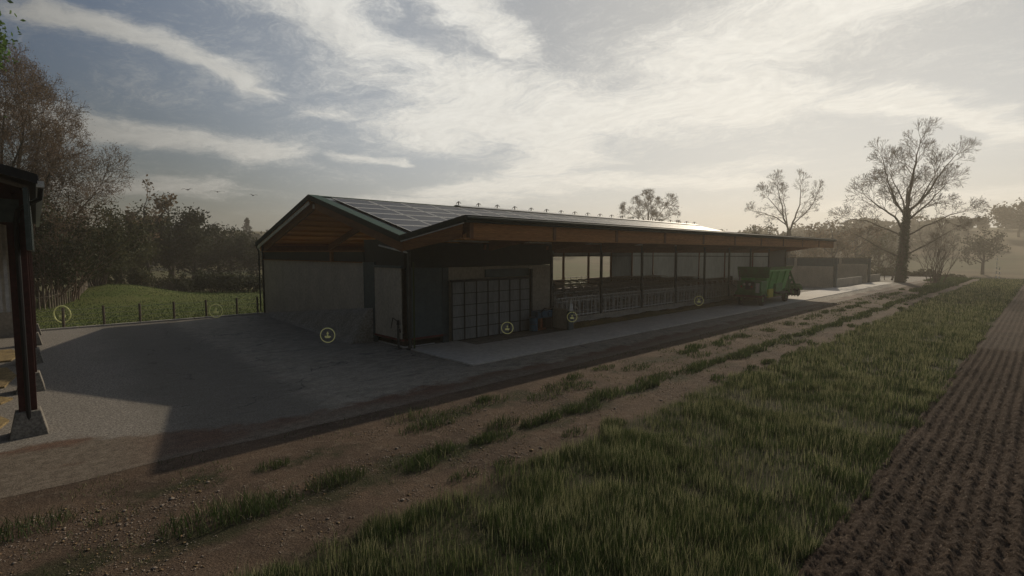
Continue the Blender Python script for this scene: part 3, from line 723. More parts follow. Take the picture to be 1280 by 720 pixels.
# ------------------------------------------------------------------ bunker walls beyond the barn
for (x, y0, y1, h, lab) in ((61.3, 15.1, 27.0, 3.15, 'nearer freestanding grey bunker wall with green band beyond the barn end'), (76.0, 15.1, 25.0, 3.02, 'farther grey bunker wall with green band beside the big bare tree')):
    t = empty('bunker_wall', (x, y0, 0), 0, lab, 'bunker wall', 'bunker silo walls beyond the barn')
    b = B(); n = 5
    for k in range(n):
        z0 = 0 + k * .45; b.box(x, x + .14, y0 + .4, y1, z0 + .006, z0 + .444)
    b.box(x + .03, x + .1, y0 + .4, y1, 0, 2.2)
    b.build('wall_boards', M['concrete'], t)
    B().box(x + .02, x + .12, y0 + .4, y1, 2.26, h - .02).build('windbreak_band', M['bluegrey'], t)
    for k in range(4): yy = y0 + .2 + k * (y1 - y0 - .4) / 3; B().box(x - .07, x + .22, yy - .14, yy + .14, 0, h).build('pillar', M['concrete'] if k else M['bluegrey'], t)
    B().box(x - .02, x + .18, y0, y1, h, h + .06).build('top_rail', M['leafdark'], t)
    for yy in (y0 + .2,):
        B().box(x + .2, x + 11 if x < 70 else x + 6, y0 + .12, y0 + .28, 0, 2.2 * .0 + .9).build('side_kerb', M['concrete'], t)

# ------------------------------------------------------------------ open shed at the left
t = empty('open_shed', (-.3, 14.0, 0), 0, 'dark red steel open shed with corrugated roof at the left edge', 'shed')
SY = [14.15, 18.6, 23.3, 27.8, 31.2]
for y in SY:
    b = B(); x = -.40
    b.box(x, x + .10, y - .12, y + .12, .5, 4.95).box(x + .10, x + .17, y - .02, y + .02, .5, 4.95).box(x + .17, x + .27, y - .12, y + .12, .5, 4.95)
    b.build('post', M['shedred'], t)
    fz = .5; b = B().hexa([(-.56, y - .32, 0), (.02, y - .32, 0), (.02, y + .3, 0), (-.56, y + .3, 0)], [(-.46, y - .2, fz), (-.08, y - .2, fz), (-.08, y + .2, fz), (-.46, y + .2, fz)])
    b.build('footing', M['blocks'], t, bevel=.015)
    B().hexa([(-9, y - .06, 7.35), (-.4, y - .06, 4.75), (-.4, y + .06, 4.75), (-9, y + .06, 7.35)], [(-9, y - .06, 7.65), (-.13, y - .06, 4.98), (-.13, y + .06, 4.98), (-9, y + .06, 7.65)]).build('rafter', M['shedred'], t)
b = B(); n = 60
for k in range(n):      # corrugated roof sheets, ribs run down the slope
    y0 = 12.5 + k * .32; b.hexa([(-9, y0, 7.72), (.10, y0, 5.02), (.10, y0 + .16, 5.02), (-9, y0 + .16, 7.72)], [(-9, y0 + .03, 7.79), (.10, y0 + .03, 5.09), (.10, y0 + .13, 5.09), (-9, y0 + .13, 7.79)])
b.hexa([(-9, 12.5, 7.69), (.10, 12.5, 4.99), (.10, 31.7, 4.99), (-9, 31.7, 7.69)], [(-9, 12.5, 7.72), (.10, 12.5, 5.02), (.10, 31.7, 5.02), (-9, 31.7, 7.72)])
b.build('roof', M['black'], t)
B().hexa([(-9, 12.44, 7.64), (.08, 12.44, 4.93), (.08, 12.49, 4.93), (-9, 12.49, 7.64)], [(-9, 12.44, 7.80), (.08, 12.44, 5.10), (.08, 12.49, 5.10), (-9, 12.49, 7.80)]).build('bargeboard', M['black'], t)
b = B()
for k in range(96): b.box(-.12, -.06 + .02 * (k % 2), 12.52 + k * .2, 12.72 + k * .2, 3.75, 4.86)
b.build('side_cladding', M['roof'], t)
b = B()
for k in range(12): b.box(-2.6 + k * .2, -2.4 + k * .2, 13.98 + .02 * (k % 2), 14.03, 4.3, 4.75 + .0 * k)
b.build('front_cladding', M['roof'], t)
B().box(.06, .17, 12.5, 31.7, 4.88, 4.99).build('gutter', M['galv'], t)
B().path([(.12, 12.75, 4.88), (.10, 12.9, 4.7), (-.22, 13.9, 4.55), (-.26, 13.95, 4.3), (-.26, 13.95, .25)], .04, 8).build('downpipe', M['black'], t)
b = B()
for k in range(40): x = -.62 - k * .22; b.prism([(x, 31.20), (x - .11, 31.26), (x - .22, 31.20), (x - .22, 31.22), (x - .11, 31.28), (x, 31.22)], 'z', 1.1, 6.5)
b.build('end_wall', M['galv'], t)
B().box(-9.5, -.6, 31.2, 31.35, 0, 1.1).build('end_wall_base', M['concrete'], t)
B().box(-9.6, -9.45, 12.6, 31.4, 0, 7.6).build('rear_wall', M['galv'], t)
b = B()
for y0, y1 in ((14.6, 16.2), (17.3, 18.1), (19.4, 22.6), (24, 26.8)):  # straw-coloured strips stand for sunlight patches on the floor
    b.prism([(-.8, y0), (-.6, (y0 + y1) / 2), (-.85, y1), (-8.8, y1), (-8.8, y0)], 'z', .008, .06)
o = b.build('sun_patch_strips', M['straw']); tag(o, 'straw-yellow strips painting sunlight patches on the shed floor', None, None, 'stuff')

# ------------------------------------------------------------------ fences
t = empty('wire_fence', (.8, 32.9, 0), 0, 'wooden post and wire fence between the yard and meadow', 'fence')
fx = [-2.5, -.8, .82, 2.38, 3.87, 5.4, 6.96, 8.55, 9.7]
for i, x in enumerate(fx):
    j = rnd.uniform(-.02, .02)
    B().tube((x, 32.95, -.1), (x + j, 32.95 + j, 1.02), .06, .055, 8).build('fence_post', M['fencewood'], t)
b = B()
for z in (.2, .42, .64, .9): b.path([(x, 32.9, z + rnd.uniform(-.01, .01)) for x in fx], .007, 4)
b.build('fence_wire', M['wire'], t)
t = empty('paling_fence', (0, 46, 0), 0, 'curved row of pale wooden stakes climbing the grassy knoll', 'fence')
pts = [(-1.5, 43.0), (.5, 44.5), (1.8, 47.5), (2.6, 51), (3.2, 55), (3.8, 59), (5.5, 63)]
b = B(); tot = 0
for (xa, ya), (xb, yb) in zip(pts[:-1], pts[1:]):
    n = max(2, int(math.hypot(xb - xa, yb - ya) / .30))
    for k in range(n):
        f = k / n; x, y = xa + (xb - xa) * f, ya + (yb - ya) * f; z = tz(x, y)
        B().tube((x, y, z - .1), (x + rnd.uniform(-.04, .04), y, z + 1.15 + rnd.uniform(-.08, .08)), .045, .03, 5).build('stake', M['stake'], t)
    b.tube((xa, ya, tz(xa, ya) + .8), (xb, yb, tz(xb, yb) + .8), .015, n=4)
b.build('rail', M['stake'], t)

# ------------------------------------------------------------------ trees
class Tree:
    def __init__(s, seed): s.r = random.Random(seed); s.thick = []; s.thin = []; s.tips = []
    def seg(s, p, q, r0, r1):
        (s.thick if r0 > .045 else s.thin).append((*p, *q, r0, r1))
    def grow(s, p, d, L, r, depth, bend=.25, up=.08, kids=5, fall=.62, spread=.7, minr=.012):
        rr = s.r; n = min(9, max(3, int(L / .4))) if depth else 3
        p = Vector(p); d = Vector(d).normalized(); step = L / n
        for i in range(n):
            w = Vector((rr.uniform(-1, 1), rr.uniform(-1, 1), rr.uniform(-1, 1))) * bend
            d = (d + w + Vector((0, 0, up))).normalized()
            q = p + d * step; r1 = max(minr, r * (1 - .75 * (i + 1) / n)); r0 = max(minr, r * (1 - .75 * i / n))
            s.seg(p, q, r0, r1); p = q
            if depth > 0 and (i + 1) / n > .2:
                k = kids / n; k = int(k) + (rr.random() < k - int(k))
                for _ in range(k):
                    a = Vector((rr.uniform(-1, 1), rr.uniform(-1, 1), rr.uniform(-.5, 1))).normalized()
                    dd = (d + a * spread * rr.uniform(.8, 1.4)).normalized()
                    s.grow(p, dd, L * fall * rr.uniform(.6, 1.1) * (1 - .35 * i / n), r1 * .7, depth - 1, bend, up, kids, fall, spread, minr)
            if depth <= 1: s.tips.append(tuple(p))
        return p
    def limb(s, pts, r0, r1, depth, subL, every=1.0, **kw):
        """explicit limb through pts with side branches"""
        pts = [Vector(p) for p in pts]; m = len(pts) - 1
        for i in range(m):
            a, b_ = pts[i], pts[i + 1]; ra = r0 + (r1 - r0) * i / m; rb = r0 + (r1 - r0) * (i + 1) / m
            k = max(1, int((b_ - a).length / .9)); pr = a
            for j in range(k):
                q = a.lerp(b_, (j + 1) / k)
                if j < k - 1: q += Vector((s.r.uniform(-.1, .1), s.r.uniform(-.1, .1), s.r.uniform(-.06, .06)))
                s.seg(pr, q, ra + (rb - ra) * j / k, ra + (rb - ra) * (j + 1) / k)
                f = (i + (j + 1) / k) / m
                if f > .3 and subL > 0:
                    cnt = (q - pr).length * every; cnt = int(cnt) + (s.r.random() < cnt - int(cnt))
                    for _ in range(cnt):
                        v = Vector((s.r.uniform(-1, 1), s.r.uniform(-1, 1), s.r.uniform(-.35, 1))).normalized()
                        dd = ((b_ - a).normalized() * .6 + v).normalized()
                        s.grow(q, dd, subL * s.r.uniform(.6, 1.15), max(.025, (ra + (rb - ra) * j / k) * .28), depth, **kw)
                pr = q
        d = (pts[-1] - pts[-2]).normalized()
        if subL > 0: s.grow(pts[-1], d, subL * 1.1, r1, depth, **kw)
    def fork(s, p, d, L, r, depth, ang=.5, up=.06, minr=.012):
        rr = s.r; p = Vector(p); d = Vector(d).normalized(); n = 2 if L < 1.2 else 3
        side = None
        for i in range(n):
            d = (d + Vector((rr.uniform(-1, 1), rr.uniform(-1, 1), rr.uniform(-1, 1))) * .10 + Vector((0, 0, up))).normalized()
            q = p + d * (L / n); s.seg(p, q, max(minr, r * (1 - .25 * i / n)), max(minr, r * (1 - .25 * (i + 1) / n))); p = q
            if depth > 0 and i == 0 and rr.random() < .75:
                a = Vector((rr.uniform(-1, 1), rr.uniform(-1, 1), rr.uniform(-1, 1))); a = (a - d * a.dot(d)).normalized()
                s.fork(p, d * math.cos(.8) + a * math.sin(.8), L * .7, r * .5, depth - 2 if depth > 1 else 0, ang, up, minr)
        s.tips.append(tuple(p))
        if depth <= 0: return
        a = Vector((rr.uniform(-1, 1), rr.uniform(-1, 1), rr.uniform(-1, 1))); a = (a - d * a.dot(d)).normalized(); w = d.cross(a)
        k = 2 if rr.random() < .55 else 3; ph = rr.uniform(0, 2 * PI)
        for j in range(k):
            t_ = ph + 2 * PI * j / k + rr.uniform(-.5, .5); an = ang * rr.uniform(.6, 1.3)
            s.fork(p, d * math.cos(an) + (a * math.cos(t_) + w * math.sin(t_)) * math.sin(an), L * rr.uniform(.68, .88), r * .66, depth - 1, ang, up, minr)
    def flimb(s, pts, r0, r1, L, depth, every=.8, start=.25, **kw):
        pts = [Vector(p) for p in pts]; m = len(pts) - 1
        for i in range(m):
            a, b_ = pts[i], pts[i + 1]; ra = r0 + (r1 - r0) * i / m; rb = r0 + (r1 - r0) * (i + 1) / m
            k = max(1, int((b_ - a).length / .8)); pr = a
            for j in range(k):
                q = a.lerp(b_, (j + 1) / k)
                if j < k - 1: q += Vector((s.r.uniform(-.1, .1), s.r.uniform(-.1, .1), s.r.uniform(-.07, .07)))
                x0, x1 = ra + (rb - ra) * j / k, ra + (rb - ra) * (j + 1) / k; s.seg(pr, q, x0, x1)
                f = (i + (j + 1) / k) / m
                if f > start:
                    c = (q - pr).length * every; c = int(c) + (s.r.random() < c - int(c))
                    for _ in range(c):
                        D = (q - pr).normalized(); v = Vector((s.r.uniform(-1, 1), s.r.uniform(-1, 1), s.r.uniform(-.6, 1))); v = (v - D * v.dot(D)).normalized()
                        an = s.r.uniform(.5, 1.0)
                        s.fork(q, D * math.cos(an) + v * math.sin(an), L * s.r.uniform(.7, 1.1), x1 * .38, depth - 1, **kw)
                pr = q
        s.fork(pts[-1], pts[-1] - pts[-2], L, r1, depth, **kw)
    @staticmethod
    def tubes(segs, k):
        A = np.array(segs, float); P, Q = A[:, :3], A[:, 3:6]; D = Q - P; D /= np.linalg.norm(D, axis=1, keepdims=True) + 1e-9
        ref = np.where(np.abs(D[:, 2:3]) < .9, np.array([[0, 0, 1.]]), np.array([[1., 0, 0]])); U = np.cross(D, ref); U /= np.linalg.norm(U, axis=1, keepdims=True); W = np.cross(D, U)
        V = []
        for E_, rr in ((P, A[:, 6]), (Q, A[:, 7])):
            for j in range(k):
                a = 2 * PI * j / k; V.append(E_ + (U * math.cos(a) + W * math.sin(a)) * rr[:, None])
        V = np.stack(V, 1).reshape(-1, 3); n = len(A); base = np.arange(n)[:, None] * 2 * k
        F = np.concatenate([base + np.array([[j, (j + 1) % k, k + (j + 1) % k, k + j]]) for j in range(k)])
        return V, F
    def build(s, root, tm, cm, leaf=None, leafn=0, leafsize=.1, leafspread=.5, thin=1):
        V, F = s.tubes(s.thick, 7); np_obj('trunk', V, [F], tm, parent=root, smooth=True)
        Vs, Fs, Ms = [], [], []; n0 = 0
        if s.thin:
            V, F = s.tubes(s.thin, 3); Vs.append(V); Fs.append(F); Ms.append(np.zeros(len(F))); n0 = len(V)
        mats = [cm]
        if leaf is not None and leafn:
            V, F = leaves(np.array(s.tips), leafn, leafsize, leafspread, s.r.randint(0, 9999)); Vs.append(V); Fs.append(F + n0); Ms.append(np.ones(len(F))); mats = [cm, leaf]
        if Vs: np_obj('crown', np.vstack(Vs), [np.vstack(Fs)], mats, np.concatenate(Ms), parent=root)
def leaves(tips, n, size, spread, seed):
    rs = np.random.RandomState(seed); c = tips[rs.randint(0, len(tips), n)] + rs.normal(0, spread, (n, 3))
    u = rs.normal(size=(n, 3)); u /= np.linalg.norm(u, axis=1, keepdims=True); w = np.cross(u, rs.normal(size=(n, 3))); w /= np.linalg.norm(w, axis=1, keepdims=True)
    sz = size * rs.uniform(.6, 1.4, (n, 1)); a = u * sz; b_ = w * sz * .6
    V = np.stack([c - a, c - b_ * .9, c + a, c + b_], 1).reshape(-1, 3); F = np.arange(n)[:, None] * 4 + np.arange(4)[None]
    return V, F
def place(px, dist):
    a = YAW - math.atan2(px - 640, 631.5); return dist * math.cos(a), dist * math.sin(a)
RX, RY = math.sin(YAW), -math.cos(YAW)      # the picture's rightward direction

def troot(name, x, y, label, cat='tree', group=None):
    return empty(name, (x, y, tz(x, y)), 0, label, cat, group)
# local frame for drawing a tree: (s right, t up, q depth)
def LV(s_, t_, q=0): return (RX * s_ + math.cos(YAW) * q, RY * s_ + math.sin(YAW) * q, t_)

# 1. the big bare tree at the right
def big_tree():
    x, y = 78.5, 12.5
    r = troot('bare_tree', x, y, 'tall ivy-trunked bare tree at the right, beyond the barn', 'tree'); r.scale = (.88, .88, .92)
    T = Tree(11); LS, DP, EV = .42, 5, .8; kw = dict(ang=.50, up=.03, minr=.015)
    T.limb([LV(-.2, -.3), LV(-.1, 1.2), LV(0, 3), LV(.1, 6.5), LV(.35, 9), LV(.6, 11)], .62, .22, 1, 0)
    def l(pts, r0, r1, sub, ev): T.flimb([LV(*p) for p in pts], r0 * .6, r1 * .55, sub * LS, DP, ev * EV, **kw)
    l([(.6, 11), (.9, 13.5), (1.3, 16), (1.6, 18)], .36, .10, 2.7, 1.25)
    l([(.3, 8.8), (-.9, 11, .5), (-1.7, 13.5, 1), (-2.4, 16, 1)], .26, .09, 2.6, 1.2)
    l([(.5, 9.4), (2.0, 11.5, -1), (3.6, 14, -1), (5.2, 16, -1)], .30, .09, 2.6, 1.2)
    l([(.2, 8.0), (2.6, 9.5, 1), (5, 11.2, 1.5), (7.2, 13.2, 2)], .28, .08, 2.6, 1.15)
    l([(.1, 7.0), (-2.0, 8.8, -1), (-4.4, 10.2, -1), (-6.2, 11.2, -1.5)], .27, .08, 2.5, 1.2)
    l([(0, 6.2), (-1.8, 7.2, .5), (-4.5, 8.4, 1), (-6.8, 8.6, 1)], .20, .07, 2.1, 1.0)
    l([(.1, 6.0), (2.2, 7.6, -1), (4.8, 9.0, -2), (6.6, 9.4, -2)], .20, .07, 2.2, 1.0)
    l([(0, 3.4), (-1.8, 4.4, 1), (-4, 5.6, 1), (-5.4, 6.6, 2)], .20, .06, 1.7, .7)
    l([(0, 3.4), (1.9, 4.8, -1), (3.6, 5.6, -1), (5, 6.9, -2)], .20, .06, 1.7, .7)
    l([(.3, 9), (.4, 11, 2.5), (.6, 13.5, 4.2)], .24, .08, 2.4, 1.1)
    l([(.4, 9.6), (1.4, 12, 1.5), (2.8, 14.6, 2.5), (3.4, 16.4, 2.5)], .2, .07, 2.4, 1.2)
    l([(.3, 8.6), (-1.6, 10.2, -2), (-3.2, 12, -3), (-4.4, 14, -3)], .2, .07, 2.4, 1.2)
    l([(.3, 8.4), (1.8, 9.8, 2), (3.8, 12, 3.5), (5.6, 13.4, 4)], .2, .07, 2.4, 1.2)
    l([(.1, 6.6), (2.4, 8.6, 2), (4.8, 10.2, 3), (7, 10.8, 3)], .18, .06, 2.2, 1.1)
    l([(.3, 9), (.3, 11, -2.5), (.4, 13.5, -4.2)], .24, .08, 2.4, 1.1)
    T.build(r, M['bark'], M['twig'], M['twig'], 4000, .04, .2)
    rs = np.random.RandomState(1); n = 5200      # ivy round the trunk
    h = rs.uniform(0, 1, n) ** .8 * 10; a = rs.uniform(0, 2 * PI, n); rad = .60 - .034 * h + rs.normal(0, .10, n)
    c = np.stack([np.cos(a) * rad, np.sin(a) * rad, h], -1); c[:, 0] += RX * .04 * h; c[:, 1] += RY * .04 * h
    V, F = leaves(c, n, .13, .03, 4); np_obj('ivy', V, [F], M['ivy'], parent=r)
big_tree()
# bush beside it
def bush(x, y, label, h, w, n, tm, leaf=None, ln=0, seed=3, name='bush', ls=.07):
    r = troot(name, x, y, label, 'bush'); T = Tree(seed); rr = random.Random(seed)
    for k in range(n):
        a = rr.uniform(0, 2 * PI); q = rr.uniform(0, .25) * w
        T.grow((math.cos(a) * q, math.sin(a) * q, 0), (math.cos(a) * rr.uniform(.1, .8) * w / h, math.sin(a) * rr.uniform(.1, .8) * w / h, 1), h * rr.uniform(.55, 1.), .05, 2, bend=.2, up=.04, kids=4, fall=.5, spread=.6, minr=.012)
    T.thick = T.thick or T.thin[:1]
    T.build(r, tm, tm, leaf, ln, ls, .25)
bush(80.3, 9.4, 'tangled bare bush at the foot of the tall bare tree', 6.6, 3.6, 17, M['twig'], None, 0, 5)
bush(84, 14.5, 'low scrubby bare bush left of the tall tree trunk', 4.2, 3, 8, M['twig'], None, 0, 6)

def twin_tree():
    x, y = place(985, 96); r = troot('bare_tree', x, y, 'bare twin-stemmed tree rising behind the barn roof end', 'tree'); r.scale = (.83, .83, .9)
    T = Tree(21); LS, DP, EV = .42, 5, .75; kw = dict(ang=.48, up=.05, minr=.017)
    z = lambda v: v + 1
    T.limb([LV(0, -.5), LV(0, 4), LV(0, z(7.2))], .5, .4, 1, 0)
    def l(pts, r0, r1, sub, ev): T.flimb([LV(p[0], z(p[1]), *p[2:]) for p in pts], r0 * .7, r1 * .6, sub * LS, DP, ev * EV, **kw)
    l([(0, 7), (-1.2, 9.5), (-1.6, 12), (-2.6, 15)], .28, .08, 2.3, 1.2)
    l([(0, 7), (1.4, 9.5, .5), (2.3, 12, .5), (2.6, 15, 1)], .28, .08, 2.3, 1.2)
    l([(-.6, 8.3), (-2.6, 9.6), (-5.0, 10.4), (-6.4, 10.6)], .16, .06, 1.8, 1.)
    l([(.8, 8.4), (3, 10.2), (4.8, 12.4), (5.2, 13.6)], .16, .06, 2.0, 1.1)
    l([(0, 7), (.4, 10, 2), (.2, 13.5, 3)], .2, .07, 2.1, 1.1)
    l([(-1.3, 10), (-3.5, 12.3), (-4.6, 13.5)], .14, .06, 1.9, 1.1)
    T.build(r, M['bark'], M['twig'], M['twig'], 3500, .045, .35)
twin_tree()
def lobe_tree():
    x, y = place(809, 112); r = troot('bare_tree', x, y, 'small distant bare tree with three rounded clumps above the barn roof', 'tree')
    T = Tree(31); LS, DP, EV = .45, 5, .9; kw = dict(ang=.55, up=.03, minr=.02)
    T.limb([LV(0, -.5), LV(0, 5), LV(-.1, 11.5)], .5, .3, 1, 0)
    def l(pts, r0, r1, sub, ev): T.flimb([LV(*p) for p in pts], r0 * .6, r1 * .55, sub * LS, DP, ev * EV, **kw)
    l([(-.1, 11.5), (0, 14), (0, 16.8)], .22, .08, 1.7, 1.4)
    l([(-.1, 11), (-2, 12.8), (-4, 14.2)], .2, .08, 1.7, 1.4)
    l([(-.1, 11), (1.6, 12.4), (3.8, 15.6)], .2, .08, 1.8, 1.4)
    l([(-.1, 9), (3, 10.4), (5.4, 11)], .16, .07, 1.3, 1.)
    l([(-.1, 11), (-1.2, 13.2), (-2, 15.2)], .18, .07, 1.7, 1.4)
    l([(-.1, 11), (.9, 13, 1), (2, 15.2, 1)], .18, .07, 1.7, 1.4)
    l([(-.1, 11), (-.4, 13, -2), (-.4, 15, -3)], .18, .07, 1.7, 1.4)
    l([(-.1, 10), (-2.4, 11.2), (-4.8, 12)], .16, .07, 1.4, 1.2)
    l([(-.1, 10), (2.2, 11.8), (4.6, 13.4)], .16, .07, 1.5, 1.2)
    T.build(r, M['bark'], M['twig'], M['twig'], 7000, .07, .2)
lobe_tree()
# 2. left: large dense bare tree, bright leafed crown, undergrowth
def left_tree():
    x, y = place(2, 50); r = troot('budding_tree', x, y, 'huge dense reddish-brown tree behind the shed at left', 'tree'); r.scale = (.76, .76, .98)
    T = Tree(41); LS, DP, EV = .46, 5, 1.25; kw = dict(ang=.55, up=.02, minr=.012)
    T.limb([LV(0, -.5), LV(0, 3), LV(.2, 7)], .6, .42, 1, 0)
    def l(pts, r0, r1, sub, ev): T.flimb([LV(*p) for p in pts], r0 * .6, r1 * .55, sub * LS, DP, ev * EV, **kw)
    for pts in ([(0, 6), (-.5, 10), (-1.5, 13.5), (-2, 16)], [(0, 6), (1, 9.5, 1), (1.8, 12.5, 1), (1.6, 15.0, 1)], [(0, 4.5), (2, 7.5), (3.6, 10), (4.4, 12.4)],
                [(0, 4), (2.5, 5.8, -.5), (4.6, 7.5, -1), (5.8, 9.2, -1)], [(0, 3), (2.2, 4.4), (4.2, 5.8), (5.2, 7.2)], [(0, 5), (-2.5, 8), (-4.5, 11), (-5.5, 14)],
                [(0, 4), (-3, 6), (-5.5, 8)], [(0, 5), (.5, 8, -3), (.8, 11, -4.5)], [(0, 2.5), (2.0, 3.0, -1.5), (3.6, 3.6, -2.5), (4.6, 4.2, -2.5)], [(0, 5), (1, 8, 3), (2, 11, 4)], [(.2, 7), (2.2, 11, -1.5), (3.2, 13.2, -2)], [(0, 3.5), (2.6, 5.2, 1.5), (5, 6.6, 2.5), (6.2, 8, 3)], [(0, 4.2), (2.4, 7.4, -2), (4.6, 9.6, -3), (5.6, 11.2, -3)], [(0, 6), (-.8, 10, 3), (0, 14, 3)]):
        l(pts, .24, .07, 2.5, 1.45)
    T.build(r, M['bark'], M['twigpink'], M['bud'], 80000, .045, .22)
left_tree()
def leafy(px, dist, label, h, w, leafm, ln, ls, seed, name='leafy_tree', trunk=.3, low=.35, spread=.55, zoff=0, barkm='bark', dep=2, limbs=9):
    x, y = place(px, dist); r = troot(name, x, y, label, 'tree'); T = Tree(seed); rr = random.Random(seed)
    T.limb([LV(0, -.5), LV(rr.uniform(-.2, .2), h * low * .6), LV(rr.uniform(-.4, .4), h * low), LV(rr.uniform(-.4, .4), h * .75)], trunk, trunk * .35, 1, 0)
    for k in range(limbs):
        a = 2 * PI * k / limbs + rr.uniform(-.4, .4); f = rr.uniform(low * .8, .75); e = rr.uniform(.6, 1)
        rad = w * .5 * e * (1 - .5 * abs(f - .5))
        p0 = (0, 0, h * f * .8); p1 = (math.cos(a) * rad * .5, math.sin(a) * rad * .5, h * (f * .8 + .09)); p2 = (math.cos(a) * rad * .85, math.sin(a) * rad * .85, h * min(.93, f * .8 + .2))
        T.limb([p0, p1, p2], trunk * .42, .05, dep, w * .17, .9, bend=.25, up=.05, kids=3.4, fall=.6, spread=.8, minr=.015)
    T.grow((0, 0, h * .72), (0, 0, 1), h * .26, trunk * .3, dep, bend=.2, kids=5, spread=.8)
    T.build(r, M[barkm], M['twig'], M[leafm], ln, ls, spread)
    return r
leafy(-163, 42, 'bright green leafy tree whose crown enters the top left corner', 28, 12, 'leafbright', 30000, .13, 51, trunk=.45, low=.3, spread=.5)
leafy(182, 72, 'slender tree with sparse pale leaves above the dark trees', 12.6, 7.5, 'bud', 1100, .17, 52, trunk=.22, low=.5, spread=.25, limbs=7)
leafy(213, 78, 'dark rounded tree with thick trunk left of the barn', 11.2, 8.5, 'leafdark', 9000, .17, 53, trunk=.5, low=.35, spread=.5, limbs=11)
leafy(176, 80, 'dark bushy tree directly left of the rounded dark tree', 10.0, 7.5, 'leafolive', 6500, .17, 54, trunk=.42, spread=.5)
leafy(140, 66, 'olive green tree between the huge tree and dark trees', 8.3, 7, 'leafolive', 7000, .15, 55, trunk=.3, low=.2, spread=.45)
leafy(272, 96, 'hazy brown spreading tree halfway between dark trees and barn', 9.5, 10, 'leafdark', 2600, .2, 56, trunk=.3, low=.3, spread=.35)
leafy(322, 84, 'small dark tree touching the barn left eave', 6.6, 5.5, 'leafdark', 2600, .17, 57, trunk=.2, low=.25, spread=.35)
leafy(245, 104, 'thin hazy brown tree just right of the rounded dark tree', 9.5, 7, 'leafdark', 2300, .2, 58, trunk=.24, low=.35, spread=.4)
leafy(300, 118, 'distant hazy tree right of the spreading brown tree', 9, 8, 'leafolive', 2500, .2, 59, trunk=.24, low=.3, spread=.4)
bush(*place(75, 48), 'dense dark undergrowth at the foot of the huge left tree', 6.6, 6, 28, M['twigpink'], M['leafdark'], 9000, 61, 'undergrowth_bush', .10)
bush(*place(118, 54), 'olive undergrowth beside the grassy knoll', 4.6, 5.0, 20, M['twig'], M['leafolive'], 9000, 62, 'undergrowth_bush', .10)
bush(*place(40, 46), 'brown undergrowth nearest the shed corner', 7, 5, 24, M['twigpink'], M['leafdark'], 7000, 63, 'undergrowth_bush', .10)
bush(*place(268, 62), 'low brown thicket in front of the hazy spreading tree', 2.3, 5, 13, M['twig'], M['leafdark'], 3500, 64, 'thicket', .12)
bush(*place(236, 72), 'low brown thicket right of the thick dark trunk', 1.8, 4, 8, M['twig'], M['leafdark'], 2500, 65, 'thicket', .12)
bush(*place(305, 60), 'low brown thicket nearest the barn left corner', 1.8, 4, 9, M['twig'], M['leafdark'], 3000, 66, 'thicket', .11)
bush(*place(160, 62), 'dark thicket behind the grassy knoll', 2.6, 4.5, 12, M['twigpink'], M['leafolive'], 4000, 67, 'thicket', .11)
leafy(240, 84, 'dark rounded tree with dense crown right of the thickest trunk', 9.2, 8, 'leafdark', 6000, .17, 68, trunk=.3, spread=.45)
leafy(290, 88, 'dark tree with open crown left of the small eave tree', 8.4, 8, 'leafdark', 4200, .17, 69, trunk=.26, spread=.42)
# 3. right and centre background trees
leafy(1230, 152, 'faded hazy tree on the slope at the right', 9, 8, 'leafdark', 2600, .2, 71, trunk=.35, low=.4, spread=.45)
leafy(1272, 250, 'dark dense clump of trees at the right edge of the ridge', 11, 15, 'leafdark', 4500, .4, 72, trunk=.4, low=.25, spread=.9, name='ridge_tree')
leafy(1070, 112, 'hazy bare-looking tree left of the tall bare tree', 10.5, 8, 'bud', 1800, .16, 74, trunk=.3, low=.3, spread=.35)
leafy(1100, 118, 'hazy rounded tree just behind the tall bare trunk', 9, 8, 'leafolive', 2200, .2, 75, trunk=.3, low=.3, spread=.4)
leafy(1040, 105, 'hazy brown tree behind the far bunker wall', 9.4, 8, 'bud', 2000, .18, 76, trunk=.3, low=.25, spread=.4)
leafy(962, 112, 'hazy brown tree behind the twin-stemmed tree', 10.4, 9, 'leafdark', 2200, .2, 77, trunk=.3, low=.25, spread=.4)
leafy(1010, 118, 'hazy spreading tree right of the twin-stemmed tree', 10.2, 9, 'bud', 2000, .2, 78, trunk=.3, low=.25, spread=.4)
leafy(905, 130, 'low hazy tree top showing over the barn roof end', 10.2, 10, 'leafdark', 2400, .22, 79, trunk=.3, low=.25, spread=.4)
def umbrella_tree():
    x, y = place(1208, 225); r = troot('umbrella_tree', x, y, 'umbrella-shaped tree standing alone on the right ridge', 'tree'); T = Tree(80)
    T.limb([LV(0, -.5), LV(.1, 4), LV(0, 5.8)], .28, .2, 1, 0)
    for k in range(8):
        a = 2 * PI * k / 8; T.limb([(0, 0, 5.2), (math.cos(a) * 2, math.sin(a) * 2, 6.6), (math.cos(a) * 3.6, math.sin(a) * 3.6, 7)], .12, .05, 1, 1.2, .9, minr=.03)
    T.grow((0, 0, 6), (0, 0, 1), 2.4, .12, 1)
    T.build(r, M['bark'], M['twig'], M['leafdark'], 1600, .35, .45)
umbrella_tree()
def conifer(px, dist, h, w, label, seed):
    x, y = place(px, dist); r = troot('conifer', x, y, label, 'tree'); T = Tree(seed)
    T.limb([LV(0, -.5), LV(0, h * .5), LV(0, h)], .3, .05, 1, 0)
    for k in range(46):
        f = .15 + .83 * k / 46; a = k * 2.4; L = w * .5 * (1.05 - f); T.grow((0, 0, h * f), (math.cos(a), math.sin(a), -.1), L, .05, 1, bend=.1, up=0, kids=3, minr=.03)
    T.build(r, M['bark'], M['twig'], M['leafdark'], 2200, .25, .2)
conifer(310, 200, 12.5, 6, 'lone pointed conifer on the ridge above the barn eave', 90)
